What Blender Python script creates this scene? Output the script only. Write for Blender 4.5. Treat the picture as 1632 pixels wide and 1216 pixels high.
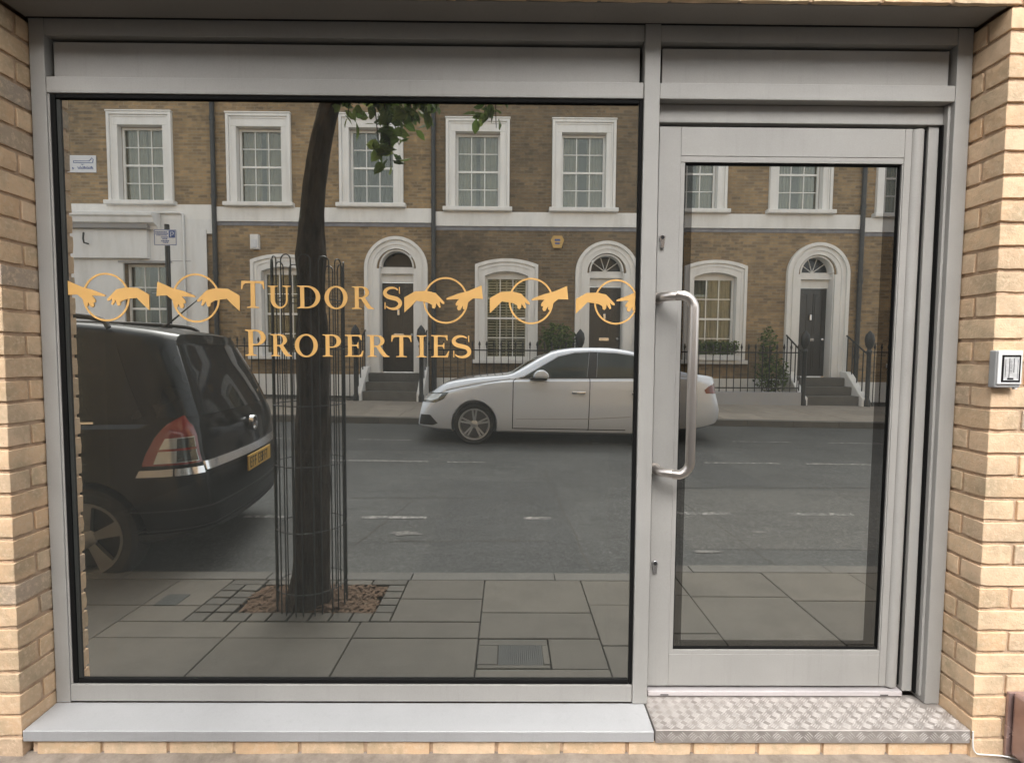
import bpy, bmesh, math, random
from mathutils import Vector, Matrix, noise
for o in list(bpy.data.objects): bpy.data.objects.remove(o)
SC = bpy.context.scene
COL = SC.collection
RND = random.Random(7)
R = math.radians

# ---------------------------------------------------------------- camera
cam_d = bpy.data.cameras.new('camera'); cam = bpy.data.objects.new('camera', cam_d); COL.objects.link(cam)
cam_d.sensor_width = 36; cam_d.lens = 820 / 1632 * 36; cam_d.clip_start = .02; cam_d.clip_end = 500
PIT, YAW, ROL = .05362, .0072, .00655
F = Vector((math.sin(YAW) * math.cos(PIT), math.cos(YAW) * math.cos(PIT), -math.sin(PIT)))
RT = Vector((math.cos(YAW), -math.sin(YAW), 0)); UP = RT.cross(F)
R2 = RT * math.cos(ROL) + UP * math.sin(ROL); U2 = -RT * math.sin(ROL) + UP * math.cos(ROL)
cam.matrix_world = Matrix(((R2.x, U2.x, -F.x, 0), (R2.y, U2.y, -F.y, -1.814), (R2.z, U2.z, -F.z, 1.38), (0, 0, 0, 1)))
SC.camera = cam

# ---------------------------------------------------------------- sky and sun (overcast)
SUN_EL, SUN_AZ = R(48), R(184)
world = bpy.data.worlds.new('World'); SC.world = world; world.use_nodes = True
wn = world.node_tree.nodes; wl = world.node_tree.links
bg = wn['Background']
sky = wn.new('ShaderNodeTexSky'); sky.sky_type = 'NISHITA'; sky.sun_disc = False
sky.sun_elevation = SUN_EL; sky.sun_rotation = SUN_AZ; sky.dust_density = 4.0; sky.air_density = 1.0
hs = wn.new('ShaderNodeHueSaturation'); hs.inputs['Saturation'].default_value = .12
wl.new(sky.outputs[0], hs.inputs['Color']); wl.new(hs.outputs[0], bg.inputs['Color'])
bg.inputs['Strength'].default_value = .15
sun_d = bpy.data.lights.new('sun', 'SUN'); sun_d.energy = 1.0; sun_d.angle = R(70); sun_d.color = (1, .95, .88)
sun = bpy.data.objects.new('sun', sun_d); COL.objects.link(sun)
sv = Vector((math.sin(SUN_AZ) * math.cos(SUN_EL), math.cos(SUN_AZ) * math.cos(SUN_EL), math.sin(SUN_EL)))
sun.rotation_euler = (-sv).to_track_quat('-Z', 'Y').to_euler(); sun.location = (0, -5, 12)
SC.view_settings.view_transform = 'Standard'; SC.view_settings.look = 'None'
SC.view_settings.gamma = 1; SC.view_settings.exposure = 1.68
SC.cycles.max_bounces = 10; SC.cycles.transparent_max_bounces = 16; SC.cycles.glossy_bounces = 6
SC.cycles.use_denoising = True
SC.cycles.caustics_reflective = False; SC.cycles.caustics_refractive = False

# ---------------------------------------------------------------- materials
def srgb(r, g, b):
    f = lambda c: (c / 255 / 12.92) if c <= 10 else ((c / 255 + .055) / 1.055) ** 2.4
    return (f(r), f(g), f(b), 1)
MATS = {}
class MT:
    """small node helper"""
    def __init__(s, name):
        s.m = bpy.data.materials.new(name); s.m.use_nodes = True; s.t = s.m.node_tree
        s.p = s.t.nodes['Principled BSDF']; s.out = s.t.nodes['Material Output']; MATS[name] = s.m
    def n(s, typ, **kw):
        nd = s.t.nodes.new(typ)
        for k, v in kw.items(): setattr(nd, k, v)
        return nd
    def l(s, a, b): s.t.links.new(a, b)
    def coord(s, kind='Object', scale=(1, 1, 1)):
        c = s.n('ShaderNodeTexCoord'); mp = s.n('ShaderNodeMapping'); mp.inputs['Scale'].default_value = scale
        s.l(c.outputs[kind], mp.inputs[0]); return mp.outputs[0]
    def world(s, scale=(1, 1, 1)):
        g = s.n('ShaderNodeNewGeometry'); mp = s.n('ShaderNodeMapping'); mp.inputs['Scale'].default_value = scale
        s.l(g.outputs['Position'], mp.inputs[0]); return mp.outputs[0]
    def noise(s, vec, scale, detail=4, rough=.55):
        t = s.n('ShaderNodeTexNoise'); t.inputs['Scale'].default_value = scale; t.inputs['Detail'].default_value = detail
        t.inputs['Roughness'].default_value = rough; s.l(vec, t.inputs['Vector']); return t.outputs['Fac']
    def ramp(s, fac, stops):
        r = s.n('ShaderNodeValToRGB'); e = r.color_ramp.elements
        while len(e) < len(stops): e.new(.5)
        for i, (p, c) in enumerate(stops):
            e[i].position = p; e[i].color = c if len(c) == 4 else (*c, 1)
        s.l(fac, r.inputs[0]); return r.outputs[0]
    def mix(s, fac, a, b, blend='MIX'):
        m = s.n('ShaderNodeMixRGB', blend_type=blend)
        for sock, v in ((m.inputs[0], fac), (m.inputs[1], a), (m.inputs[2], b)):
            if hasattr(v, 'links'): s.l(v, sock)
            else: sock.default_value = v
        return m.outputs[0]
    def bump(s, h, strength=.3, dist=.01):
        b = s.n('ShaderNodeBump'); b.inputs['Strength'].default_value = strength; b.inputs['Distance'].default_value = dist
        s.l(h, b.inputs['Height']); s.l(b.outputs[0], s.p.inputs['Normal'])
    def set(s, **kw):
        names = dict(color='Base Color', rough='Roughness', metal='Metallic', spec='Specular IOR Level', coat='Coat Weight', coatr='Coat Roughness')
        for k, v in kw.items():
            sock = s.p.inputs[names[k]]
            if hasattr(v, 'links'): s.l(v, sock)
            else: sock.default_value = v
        return s
def G3(c, k=1): return (c[0] * k, c[1] * k, c[2] * k, 1)
def simple(name, col, rough=.5, metal=0, var=.12, scale=6, bump=0, bscale=60, coat=0, spec=.5):
    t = MT(name); v = t.coord()
    n1 = t.noise(v, scale, 5); c = t.ramp(n1, [(.3, G3(col, 1 - var)), (.7, G3(col, 1 + var))])
    t.set(color=c, rough=rough, metal=metal, coat=coat, spec=spec)
    if bump: t.bump(t.noise(v, bscale, 4), bump, .004)
    return t.m
def objrand(t):
    o = t.n('ShaderNodeObjectInfo'); return o.outputs['Random']

# painted aluminium of the shopfront: faint brushed streaks and smudges
def alum(name, col, rough, metal=.0):
    t = MT(name); v = t.world()
    smud = t.noise(v, 3.2, 5); fine = t.noise(v, 240, 2)
    c = t.mix(t.ramp(smud, [(.35, (0, 0, 0)), (.75, (1, 1, 1))]), G3(col, .9), G3(col, 1.06))
    c = t.mix(.10, c, t.ramp(fine, [(.3, G3(col, .6)), (.7, G3(col, 1.3))]))
    dr_ = t.noise(t.world((14, 14, .9)), 3, 6, .65); c = t.mix(t.ramp(dr_, [(.56, (0, 0, 0)), (.75, (.22,) * 3)]), c, G3(col, .62))
    t.set(color=c, rough=t.ramp(smud, [(.3, (rough - .06,) * 3), (.7, (rough + .1,) * 3)]), metal=metal)
    t.bump(fine, .08, .001); return t.m
alum('frame_grey', (.335, .325, .308), .52, .0)
alum('panel_grey', (.345, .333, .315), .55, .0)
alum('sill_grey', (.40, .40, .405), .5, .1)
alum('threshold', (.66, .62, .62), .35, .4)
alum('soffit_grey', (.30, .28, .255), .5)
simple('rubber', (.006, .006, .006), .8, spec=.15)
simple('jamb_mask_grey', (.03, .032, .03), .5)
simple('dark_gap', (.01, .01, .01), .9)
t = MT('steel'); v = t.coord(); t.set(color=t.ramp(t.noise(v, 6, 3), [(.3, (.58, .54, .51)), (.7, (.66, .62, .59))]), metal=1, rough=.34)
simple('tread_lug', (.47, .435, .41), .5, .35, var=.15, scale=20)
t = MT('tread_metal'); v = t.world(); nn = t.noise(v, 14, 6)
t.set(color=t.mix(t.ramp(nn, [(.35, (0, 0, 0)), (.7, (1, 1, 1))]), (.30, .27, .25, 1), (.46, .42, .39, 1)), metal=.45, rough=t.ramp(nn, [(.3, (.48,) * 3), (.7, (.62,) * 3)])); t.bump(t.noise(v, 180, 3), .25, .001)
# mirror-like solar control glass
def pane(name, fac, tint, trans):
    t = MT(name); t.t.nodes.remove(t.p)
    g = t.n('ShaderNodeBsdfGlossy'); g.inputs['Roughness'].default_value = 0.0; g.inputs['Color'].default_value = tint
    tr = t.n('ShaderNodeBsdfTransparent'); tr.inputs['Color'].default_value = trans
    mx = t.n('ShaderNodeMixShader'); mx.inputs[0].default_value = fac
    t.l(tr.outputs[0], mx.inputs[1]); t.l(g.outputs[0], mx.inputs[2]); t.l(mx.outputs[0], t.out.inputs['Surface'])
    return t
def dusty(t, amount):
    """thin film of dust and wiped smears on top of the pane"""
    mx = [n for n in t.t.nodes if n.type == 'MIX_SHADER'][0]; df = t.n('ShaderNodeBsdfDiffuse'); df.inputs['Color'].default_value = (.50, .51, .49, 1)
    g = t.world((1, 1, .6)); sm = t.noise(g, 2.3, 5, .6); f = t.ramp(sm, [(.3, (amount * .75,) * 3), (.7, (amount * 1.25,) * 3)])
    m2 = t.n('ShaderNodeMixShader'); t.l(f, m2.inputs[0]); t.l(mx.outputs[0], m2.inputs[1]); t.l(df.outputs[0], m2.inputs[2]); t.l(m2.outputs[0], t.out.inputs['Surface'])
dusty(pane('shop_glass', .70, (.99, 1.0, .97, 1), (.55, .62, .58, 1)), .034)
dusty(pane('shop_glass_edge', .26, (.98, .99, .96, 1), (.30, .28, .26, 1)), .012)
pane('house_glass', .07, (.9, .95, .93, 1), (.84, .83, .76, 1))
for nm_, c_ in (('car_glass', (.035, .042, .040)), ('car_glass_dark', (.010, .011, .012))):
    t = MT(nm_); v = t.coord(); t.set(color=t.ramp(t.noise(v, 3, 2), [(.3, G3(c_, .7)), (.7, G3(c_, 1.3))]), rough=.03, spec=.32, coat=0, coatr=.02)
simple('gold', (.68, .40, .135), .42, .0, .06, 9)

# near brick: colour by brick, stains and pits inside each
def near_brick(name):
    t = MT(name); v = t.coord('Object'); g = t.world()
    base = t.ramp(objrand(t), [(0, (.69, .475, .295)), (.2, (.79, .58, .385)), (.4, (.66, .445, .27)), (.6, (.75, .55, .375)), (.78, (.59, .43, .285)), (.92, (.70, .475, .29)), (.96, (.40, .34, .285)), (1, (.70, .50, .32))])
    n1 = t.noise(g, 9, 6, .6); n2 = t.noise(g, 55, 5, .65); n3 = t.noise(g, 160, 3)
    c = t.mix(t.ramp(n1, [(.42, (0, 0, 0)), (.72, (.85,) * 3)]), base, (.42, .335, .225, 1))
    c = t.mix(t.ramp(n2, [(.50, (0, 0, 0)), (.68, (.7,) * 3)]), c, (.74, .57, .40, 1))
    c = t.mix(t.ramp(n3, [(.66, (0, 0, 0)), (.74, (.5,) * 3)]), c, (.22, .15, .09, 1))
    t.set(color=c, rough=.85, spec=.25)
    t.bump(t.mix(.25, t.noise(g, 32, 4, .55), n3), .6, .008); return t.m
near_brick('near_brick')
t = MT('mortar'); g = t.world(); t.set(color=t.ramp(t.noise(g, 26, 6), [(.3, (.44, .31, .21)), (.7, (.62, .46, .33))]), rough=.95, spec=.2); t.bump(t.noise(g, 120, 4), .6, .006)

t = MT('mortar_pale'); g = t.world(); t.set(color=t.ramp(t.noise(g, 12, 7, .7), [(.3, (.17, .14, .115)), (.7, (.33, .285, .24))]), rough=.95, spec=.2); t.bump(t.noise(g, 60, 5), .7, .008)
# stock brick of far houses: courses below ten pixels, so the material carries them
def stock_brick(name, c1, c2, cm, sooty=.6):
    t = MT(name); g = t.n('ShaderNodeNewGeometry'); sx = t.n('ShaderNodeSeparateXYZ'); t.l(g.outputs['Position'], sx.inputs[0])
    cb = t.n('ShaderNodeCombineXYZ')
    ad = t.n('ShaderNodeMath', operation='ADD'); t.l(sx.outputs[0], ad.inputs[0]); t.l(sx.outputs[1], ad.inputs[1])
    t.l(ad.outputs[0], cb.inputs[0]); t.l(sx.outputs[2], cb.inputs[1])
    b = t.n('ShaderNodeTexBrick'); b.offset = .5; b.inputs['Scale'].default_value = 1; b.inputs['Brick Width'].default_value = .225; b.inputs['Row Height'].default_value = .075
    b.inputs['Mortar Size'].default_value = .009; b.inputs['Bias'].default_value = -.1; b.inputs['Mortar Smooth'].default_value = .3
    b.inputs['Color1'].default_value = (*c1, 1); b.inputs['Color2'].default_value = (*c2, 1); b.inputs['Mortar'].default_value = (*cm, 1)
    t.l(cb.outputs[0], b.inputs['Vector'])
    big = t.noise(g.outputs['Position'], .9, 6, .6); mid = t.noise(g.outputs['Position'], 7, 4)
    c = t.mix(t.ramp(big, [(.38, (0, 0, 0)), (.72, (sooty,) * 3)]), b.outputs['Color'], (.055, .045, .034, 1))
    c = t.mix(t.ramp(mid, [(.55, (0, 0, 0)), (.75, (.5,) * 3)]), c, G3(c1, 1.25))
    t.set(color=c, rough=.9, spec=.2); t.bump(b.outputs['Fac'], -.5, .008); return t.m
stock_brick('stock_brick', (.38, .26, .14), (.18, .135, .088), (.30, .25, .18), .5)
stock_brick('stock_brick_dark', (.235, .165, .098), (.125, .097, .066), (.20, .17, .125), .7)
stock_brick('shop_brick', (.58, .40, .21), (.48, .34, .19), (.46, .33, .21), .15)
def stucco(name, col, dirt=.35):
    t = MT(name); g = t.world(); v2 = t.world((2.5, 2.5, .5))
    n = t.noise(v2, 1.6, 6, .62); c = t.mix(t.ramp(n, [(.45, (0, 0, 0)), (.8, (dirt,) * 3)]), (*col, 1), (.36, .33, .29, 1))
    t.set(color=c, rough=.62, spec=.35); t.bump(t.noise(g, 30, 4), .12, .006); return t.m
stucco('white_paint', (.78, .77, .755)); stucco('stucco', (.72, .72, .72), .42); stucco('grey_render', (.33, .33, .34), .5)
simple('sash_paint', (.76, .75, .73), .45, var=.05)
simple('curtain', (.27, .27, .245), .9, var=.2, scale=3)
simple('curtain_warm', (.27, .25, .205), .9, var=.2, scale=3)
simple('curtain_pale', (.30, .315, .325), .9, var=.15, scale=3)
simple('blind', (.55, .55, .52), .8, var=.1)
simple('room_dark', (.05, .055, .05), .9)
simple('door_black', (.022, .021, .021), .35, var=.2, coat=.3)
simple('iron', (.012, .013, .014), .45, var=.3)
simple('grate_iron', (.028, .029, .027), .7, var=.3)
simple('pipe_black', (.03, .032, .034), .5, var=.3)
simple('brass', (.55, .40, .16), .3, 1)
simple('alarm_yellow', (.50, .32, .10), .5)
simple('sign_white', (.62, .63, .66), .4, var=.04)
simple('sign_blue', (.04, .08, .26), .45)
simple('lead', (.20, .20, .22), .7, var=.2)
# ground
def asphalt(name, c, var=.3):
    t = MT(name); g = t.world(); big = t.noise(g, .8, 6, .6); mid = t.noise(g, 9, 5); fine = t.noise(g, 150, 3, .7)
    col = t.ramp(big, [(.3, G3(c, 1 - var)), (.7, G3(c, 1 + var))])
    col = t.mix(t.ramp(fine, [(.45, (0, 0, 0)), (.75, (.6,) * 3)]), col, G3(c, 1.9))
    col = t.mix(t.ramp(mid, [(.58, (0, 0, 0)), (.72, (.5,) * 3)]), col, G3(c, 1.8)); col = t.mix(t.ramp(t.noise(t.world((1, 3, 1)), 2.2, 7, .7), [(.5, (0, 0, 0)), (.68, (.55,) * 3)]), col, G3(c, .6)); col = t.mix(t.ramp(t.noise(g, 38, 4, .7), [(.54, (0, 0, 0)), (.64, (.7,) * 3)]), col, G3(c, 2.3)); col = t.mix(t.ramp(t.noise(g, 62, 3, .7), [(.30, (.75,) * 3), (.46, (0, 0, 0))]), col, G3(c, .35))
    t.set(color=col, rough=.82, spec=.3); t.bump(fine, .6, .006); return t.m
asphalt('asphalt', (.056, .057, .056)); asphalt('asphalt_patch', (.047, .048, .048), .15); asphalt('asphalt_pale', (.068, .067, .064), .2)
def slabmat(name, lo, hi):
    t = MT(name); g = t.world(); r = objrand(t)
    c = t.ramp(r, [(0, lo), (.5, hi), (1, tuple((a + b) / 2 * .88 for a, b in zip(lo, hi)))])
    st = t.noise(g, 3.5, 6, .65); fi = t.noise(g, 90, 4)
    c = t.mix(t.ramp(st, [(.45, (0, 0, 0)), (.75, (.5,) * 3)]), c, G3(lo, .62)); c = t.mix(t.ramp(fi, [(.5, (0, 0, 0)), (.8, (.35,) * 3)]), c, G3(hi, 1.3))
    t.set(color=c, rough=.85, spec=.25); t.bump(fi, .35, .004); return t.m
slabmat('york_slab', (.080, .073, .064), (.112, .102, .088)); slabmat('kerb_stone', (.095, .092, .087), (.13, .123, .112)); slabmat('sett_stone', (.070, .066, .060), (.10, .092, .08))
slabmat('far_slab', (.22, .195, .165), (.30, .265, .225))
simple('joint_dirt', (.052, .048, .043), .95, bump=.4)
t = MT('road_paint'); g = t.world(); t.set(color=t.ramp(t.noise(g, 22, 6, .7), [(.46, (.065, .065, .063)), (.64, (.33, .315, .30))]), rough=.7)
t = MT('scuff'); g = t.world(); t.set(color=t.ramp(t.noise(g, 30, 6, .75), [(.40, (.06, .06, .058)), (.66, (.20, .19, .18))]), rough=.8)
t = MT('mulch'); g = t.world(); t.set(color=t.ramp(objrand(t), [(0, (.06, .035, .02)), (.5, (.12, .07, .04)), (1, (.045, .03, .02))]), rough=.95)
# tree
t = MT('bark'); v = t.coord(scale=(1, 1, .25)); n = t.noise(v, 28, 7, .65)
t.set(color=t.ramp(n, [(.3, (.014, .012, .010)), (.7, (.065, .052, .041))]), rough=.95, spec=.15); t.bump(n, 1.0, .02)
t = MT('leaf'); a = t.n('ShaderNodeAttribute'); a.attribute_name = 'tone'
lc = t.ramp(a.outputs['Fac'], [(0, (.04, .07, .016)), (.6, (.10, .155, .036)), (1, (.19, .235, .07))]); t.set(color=lc, rough=.5, spec=.35)
tl = t.n('ShaderNodeBsdfTranslucent'); t.l(lc, tl.inputs[0]); mx = t.n('ShaderNodeMixShader'); mx.inputs[0].default_value = .45
t.l(t.p.outputs[0], mx.inputs[1]); t.l(tl.outputs[0], mx.inputs[2]); t.l(mx.outputs[0], t.out.inputs['Surface'])
# cars
def carpaint(name, col, metal, rough):
    t = MT(name); v = t.coord(); fl = t.noise(v, 900, 2)
    t.set(color=t.ramp(fl, [(.3, G3(col, .93)), (.7, G3(col, 1.05))]), metal=metal, rough=rough, coat=1.0, coatr=.04); return t.m
carpaint('paint_black', (.003, .0035, .0035), 0, .4); MATS['paint_black'].node_tree.nodes['Principled BSDF'].inputs['Specular IOR Level'].default_value = .08; MATS['paint_black'].node_tree.nodes['Principled BSDF'].inputs['Coat Weight'].default_value = .45; carpaint('paint_silver', (.61, .655, .74), .15, .36)
simple('plastic_black', (.015, .015, .016), .55); simple('tyre_rubber', (.016, .016, .016), .85, bump=.2)
simple('chrome', (.7, .7, .72), .18, 1, var=.03); simple('rim_alloy', (.62, .62, .63), .3, .9, var=.05); simple('rim_dark', (.16, .16, .165), .35, .9, var=.1)
simple('rim_dull', (.20, .20, .20), .45, .6, var=.15); simple('lamp_red', (.14, .012, .009), .15, coat=1); simple('lamp_clear', (.40, .41, .41), .12, .4, coat=1); simple('lamp_dark', (.06, .07, .07), .15, .5, coat=1)
simple('plate_yellow', (.40, .24, .045), .45); simple('plate_ink', (.01, .01, .01), .5)
simple('reflector', (.45, .44, .42), .3, .2)
simple('intercom_white', (.72, .72, .72), .35, var=.03); simple('intercom_grey', (.36, .36, .36), .45); simple('screen_black', (.008, .008, .009), .2); simple('print_paper', (.5, .5, .5), .6, var=.2, scale=60)
t = MT('copper_box'); v = t.world(); n = t.noise(v, 7, 5); t.set(color=t.ramp(n, [(.3, (.27, .18, .165)), (.7, (.46, .34, .32))]), rough=t.ramp(n, [(.3, (.16,) * 3), (.7, (.32,) * 3)]), metal=.45)
simple('cable_white', (.75, .74, .72), .5, var=.03)
simple('inside_floor', (.40, .41, .39), .7, var=.12, scale=2); simple('inside_wall', (.16, .155, .145), .9); simple('inside_brown', (.10, .055, .04), .7)

# ---------------------------------------------------------------- mesh helpers
class MB:
    def __init__(s): s.v = []; s.f = []
    def add(s, vs, fs):
        k = len(s.v); s.v += [tuple(p) for p in vs]; s.f += [tuple(k + i for i in f) for f in fs]; return s
    def box(s, x0, x1, y0, y1, z0, z1):
        if x0 > x1: x0, x1 = x1, x0
        if y0 > y1: y0, y1 = y1, y0
        if z0 > z1: z0, z1 = z1, z0
        return s.add([(x0, y0, z0), (x1, y0, z0), (x1, y1, z0), (x0, y1, z0), (x0, y0, z1), (x1, y0, z1), (x1, y1, z1), (x0, y1, z1)],
                     [(3, 2, 1, 0), (4, 5, 6, 7), (0, 1, 5, 4), (1, 2, 6, 5), (2, 3, 7, 6), (3, 0, 4, 7)])
    def prism(s, poly, axis, a0, a1):
        """poly of 2D points extruded along axis; the two other axes in order x,y,z"""
        def P(p, a): return {'x': (a, p[0], p[1]), 'y': (p[0], a, p[1]), 'z': (p[0], p[1], a)}[axis]
        n = len(poly); vs = [P(p, a0) for p in poly] + [P(p, a1) for p in poly]
        return s.add(vs, [tuple(range(n))[::-1], tuple(range(n, 2 * n))] + [(i, (i + 1) % n, n + (i + 1) % n, n + i) for i in range(n)])
    def tube(s, path, rad, n=8, cap=True):
        path = [Vector(p) for p in path]; m = len(path); rr = rad if isinstance(rad, (list, tuple)) else [rad] * m
        up = Vector((0, 0, 1)); rings = []; prev = None
        for i, p in enumerate(path):
            d = (path[min(i + 1, m - 1)] - path[max(i - 1, 0)]).normalized()
            if prev is None: a = d.cross(up if abs(d.z) < .95 else Vector((1, 0, 0))).normalized()
            else: a = (prev - d * prev.dot(d)).normalized()
            prev = a; b = d.cross(a)
            rings.append([p + (a * math.cos(2 * math.pi * k / n) + b * math.sin(2 * math.pi * k / n)) * rr[i] for k in range(n)])
        vs = [q for r in rings for q in r]; fs = []
        for i in range(m - 1):
            for k in range(n): fs.append((i * n + k, i * n + (k + 1) % n, (i + 1) * n + (k + 1) % n, (i + 1) * n + k))
        if cap: fs += [tuple(range(n))[::-1], tuple((m - 1) * n + k for k in range(n))]
        return s.add(vs, fs)
    def lathe(s, prof, axis='y', c=(0, 0, 0), n=32):
        """closed profile of (radius, along) spun about axis through c"""
        m = len(prof); vs = []
        for k in range(n):
            a = 2 * math.pi * k / n; ca, sa = math.cos(a), math.sin(a)
            for r, h in prof:
                q = {'y': (r * ca, h, r * sa), 'z': (r * ca, r * sa, h), 'x': (h, r * ca, r * sa)}[axis]
                vs.append((q[0] + c[0], q[1] + c[1], q[2] + c[2]))
        fs = [(k * m + i, ((k + 1) % n) * m + i, ((k + 1) % n) * m + (i + 1) % m, k * m + (i + 1) % m) for k in range(n) for i in range(m)]
        return s.add(vs, fs)
    def mesh(s, name, bevel=0, seg=2, smooth=False):
        me = bpy.data.meshes.new(name); me.from_pydata(s.v, [], s.f)
        bm = bmesh.new(); bm.from_mesh(me); bmesh.ops.recalc_face_normals(bm, faces=bm.faces)
        if bevel:
            ed = [e for e in bm.edges if len(e.link_faces) == 2 and e.calc_face_angle(0) > .6]
            bmesh.ops.bevel(bm, geom=ed, offset=bevel, segments=seg, profile=.5, affect='EDGES', clamp_overlap=True)
        bm.to_mesh(me); bm.free()
        if smooth:
            me.shade_smooth()
            try: me.set_sharp_from_angle(angle=R(38))
            except Exception: pass
        return me
    def build(s, name, mat, parent=None, bevel=0, seg=2, smooth=False):
        return mk(name, s.mesh(name, bevel, seg, smooth), mat, parent)
def mk(name, me, mat, parent=None, loc=None):
    o = bpy.data.objects.new(name, me); COL.objects.link(o)
    if mat and not me.materials: me.materials.append(MATS[mat])
    if parent: o.parent = parent
    if loc: o.location = loc
    return o
def empty(name, loc=(0, 0, 0)):
    o = bpy.data.objects.new(name, None); COL.objects.link(o); o.location = loc; o.empty_display_size = .1; return o
def tag(o, label, cat=None, group=None, kind=None):
    if label: o['label'] = label
    if cat: o['category'] = cat
    if group: o['group'] = group
    if kind: o['kind'] = kind
    return o
def structure(o, label=None):
    o['kind'] = 'structure'
    if label: o['label'] = label
    return o
def box(name, mat, parent, x0, x1, y0, y1, z0, z1, bevel=0, seg=2):
    return MB().box(x0, x1, y0, y1, z0, z1).build(name, mat, parent, bevel, seg)
def boolean(me, cut, op='DIFFERENCE'):
    a = bpy.data.objects.new('tmp_a', me); b = bpy.data.objects.new('tmp_b', cut); COL.objects.link(a); COL.objects.link(b)
    md = a.modifiers.new('b', 'BOOLEAN'); md.operation = op; md.object = b; md.solver = 'EXACT'
    bpy.context.view_layer.update(); dg = bpy.context.evaluated_depsgraph_get()
    out = bpy.data.meshes.new_from_object(a.evaluated_get(dg)); bpy.data.objects.remove(a); bpy.data.objects.remove(b); return out
def contour_mesh(name, loops, thick):
    """filled 2D outline with holes, in the x-z plane, front towards -y"""
    cu = bpy.data.curves.new(name, 'CURVE'); cu.dimensions = '2D'; cu.fill_mode = 'BOTH'; cu.extrude = thick / 2
    for lp in loops:
        sp = cu.splines.new('POLY'); sp.points.add(len(lp) - 1); sp.use_cyclic_u = True
        for i, p in enumerate(lp): sp.points[i].co = (p[0], p[1], 0, 1)
    o = bpy.data.objects.new(name, cu); COL.objects.link(o); bpy.context.view_layer.update()
    me = bpy.data.meshes.new_from_object(o.evaluated_get(bpy.context.evaluated_depsgraph_get())); bpy.data.objects.remove(o)
    me.transform(Matrix.Rotation(R(90), 4, 'X')); me.name = name; return me
def arc(cx, cy, rx, ry, a0, a1, n=14):
    return [(cx + rx * math.cos(R(a0 + (a1 - a0) * i / n)), cy + ry * math.sin(R(a0 + (a1 - a0) * i / n))) for i in range(n + 1)]
def lerp(a, b, t): return a + (b - a) * t

# ================================================================ NEAR: pavement, road
KERB = 1.41
def zp(D): return -.02 * D
def zfar(x): return -.013 * (x + 1) if -16 < x < 16 else -.013 * (math.copysign(16, x) + 1)
def zroad(x, D): return lerp(-.175, zfar(x), min(1, max(0, (D - KERB) / (8.05 - KERB)))) + .03 * math.sin(math.pi * min(1, max(0, (D - KERB) / 6.64)))
def sheet(name, mat, x0, x1, D0, D1, zf, nx, ny, parent=None, lift=0):
    mb = MB(); vs = []; fs = []
    for j in range(ny + 1):
        for i in range(nx + 1):
            x = lerp(x0, x1, i / nx); D = lerp(D0, D1, j / ny); vs.append((x, -D, zf(x, D) + lift))
    for j in range(ny):
        for i in range(nx): fs.append((j * (nx + 1) + i, j * (nx + 1) + i + 1, (j + 1) * (nx + 1) + i + 1, (j + 1) * (nx + 1) + i))
    mb.add(vs, fs); return mb.build(name, mat, parent)
structure(box('ground', 'joint_dirt', None, -120, 120, -120, 60, -.75, -.6), 'bare ground beneath the street')
road = structure(sheet('road', 'asphalt', -60, 60, KERB, 8.05, zroad, 80, 16), 'worn grey asphalt road between the pavements')
def strip(x0, x1, D0, D1, mat='road_paint', name='painted_line', lift=.004, poly=None):
    n = max(2, int((x1 - x0) / .3)); o = sheet(name, mat, x0, x1, D0, D1, zroad, n, max(1, int((D1 - D0) / .3)), road, lift); return o
for (a, b, D, w) in [(-2.4, -2.02, 2.76, .06), (-1.33, -.74, 2.76, .06), (.15, .40, 2.77, .06), (1.55, 2.1, 2.77, .06), (2.66, 3.25, 2.77, .06), (3.7, 4.3, 2.77, .06),
                     (-2.55, -1.05, 4.88, .07), (-.8, -.3, 4.88, .05), (2.6, 3.6, 4.75, .06), (3.95, 4.8, 4.75, .06), (-6, -3.6, 4.88, .07), (6, 8, 4.8, .07), (-9, -7, 4.88, .07),
                     (-2.4, -1.55, 6.35, .05), (1.35, 1.95, 6.3, .05), (3.65, 4.6, 6.3, .05), (5.2, 6.2, 6.3, .05), (-5, -3.4, 6.35, .05), (-7.5, -6, 6.35, .05)]:
    strip(a, b, D, D + w)
# resurfaced patches with ragged shapes and pale scuffs
def patch(poly, mat, name, lift):
    n = len(poly); mb = MB(); mb.add([(x, -D, zroad(x, D) + lift) for x, D in poly], [tuple(range(n))]); return mb.build(name, mat, road)
strip(-.62, .55, 1.43, 4.0, 'asphalt_patch', 'asphalt_repair', .002)
strip(1.45, 4.4, 2.0, 3.55, 'asphalt_pale', 'asphalt_repair', .002)
strip(-4.6, -.2, 5.6, 6.1, 'asphalt_patch', 'asphalt_repair', .002)
strip(2.2, 2.9, 3.7, 6.0, 'asphalt_patch', 'asphalt_repair', .002)
for cx, D, rx, ry in [(-.87, 2.42, .16, .06), (2.35, 1.62, .14, .05), (1.55, 1.95, .12, .03), (2.15, 2.35, .07, .02)]:
    pts = []
    for k in range(18):
        a = 2 * math.pi * k / 18; q = .55 + .6 * RND.random(); pts.append((cx + rx * q * math.cos(a), D + ry * q * math.sin(a)))
    patch(pts, 'scuff', 'scuffed_patch', .005)
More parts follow.
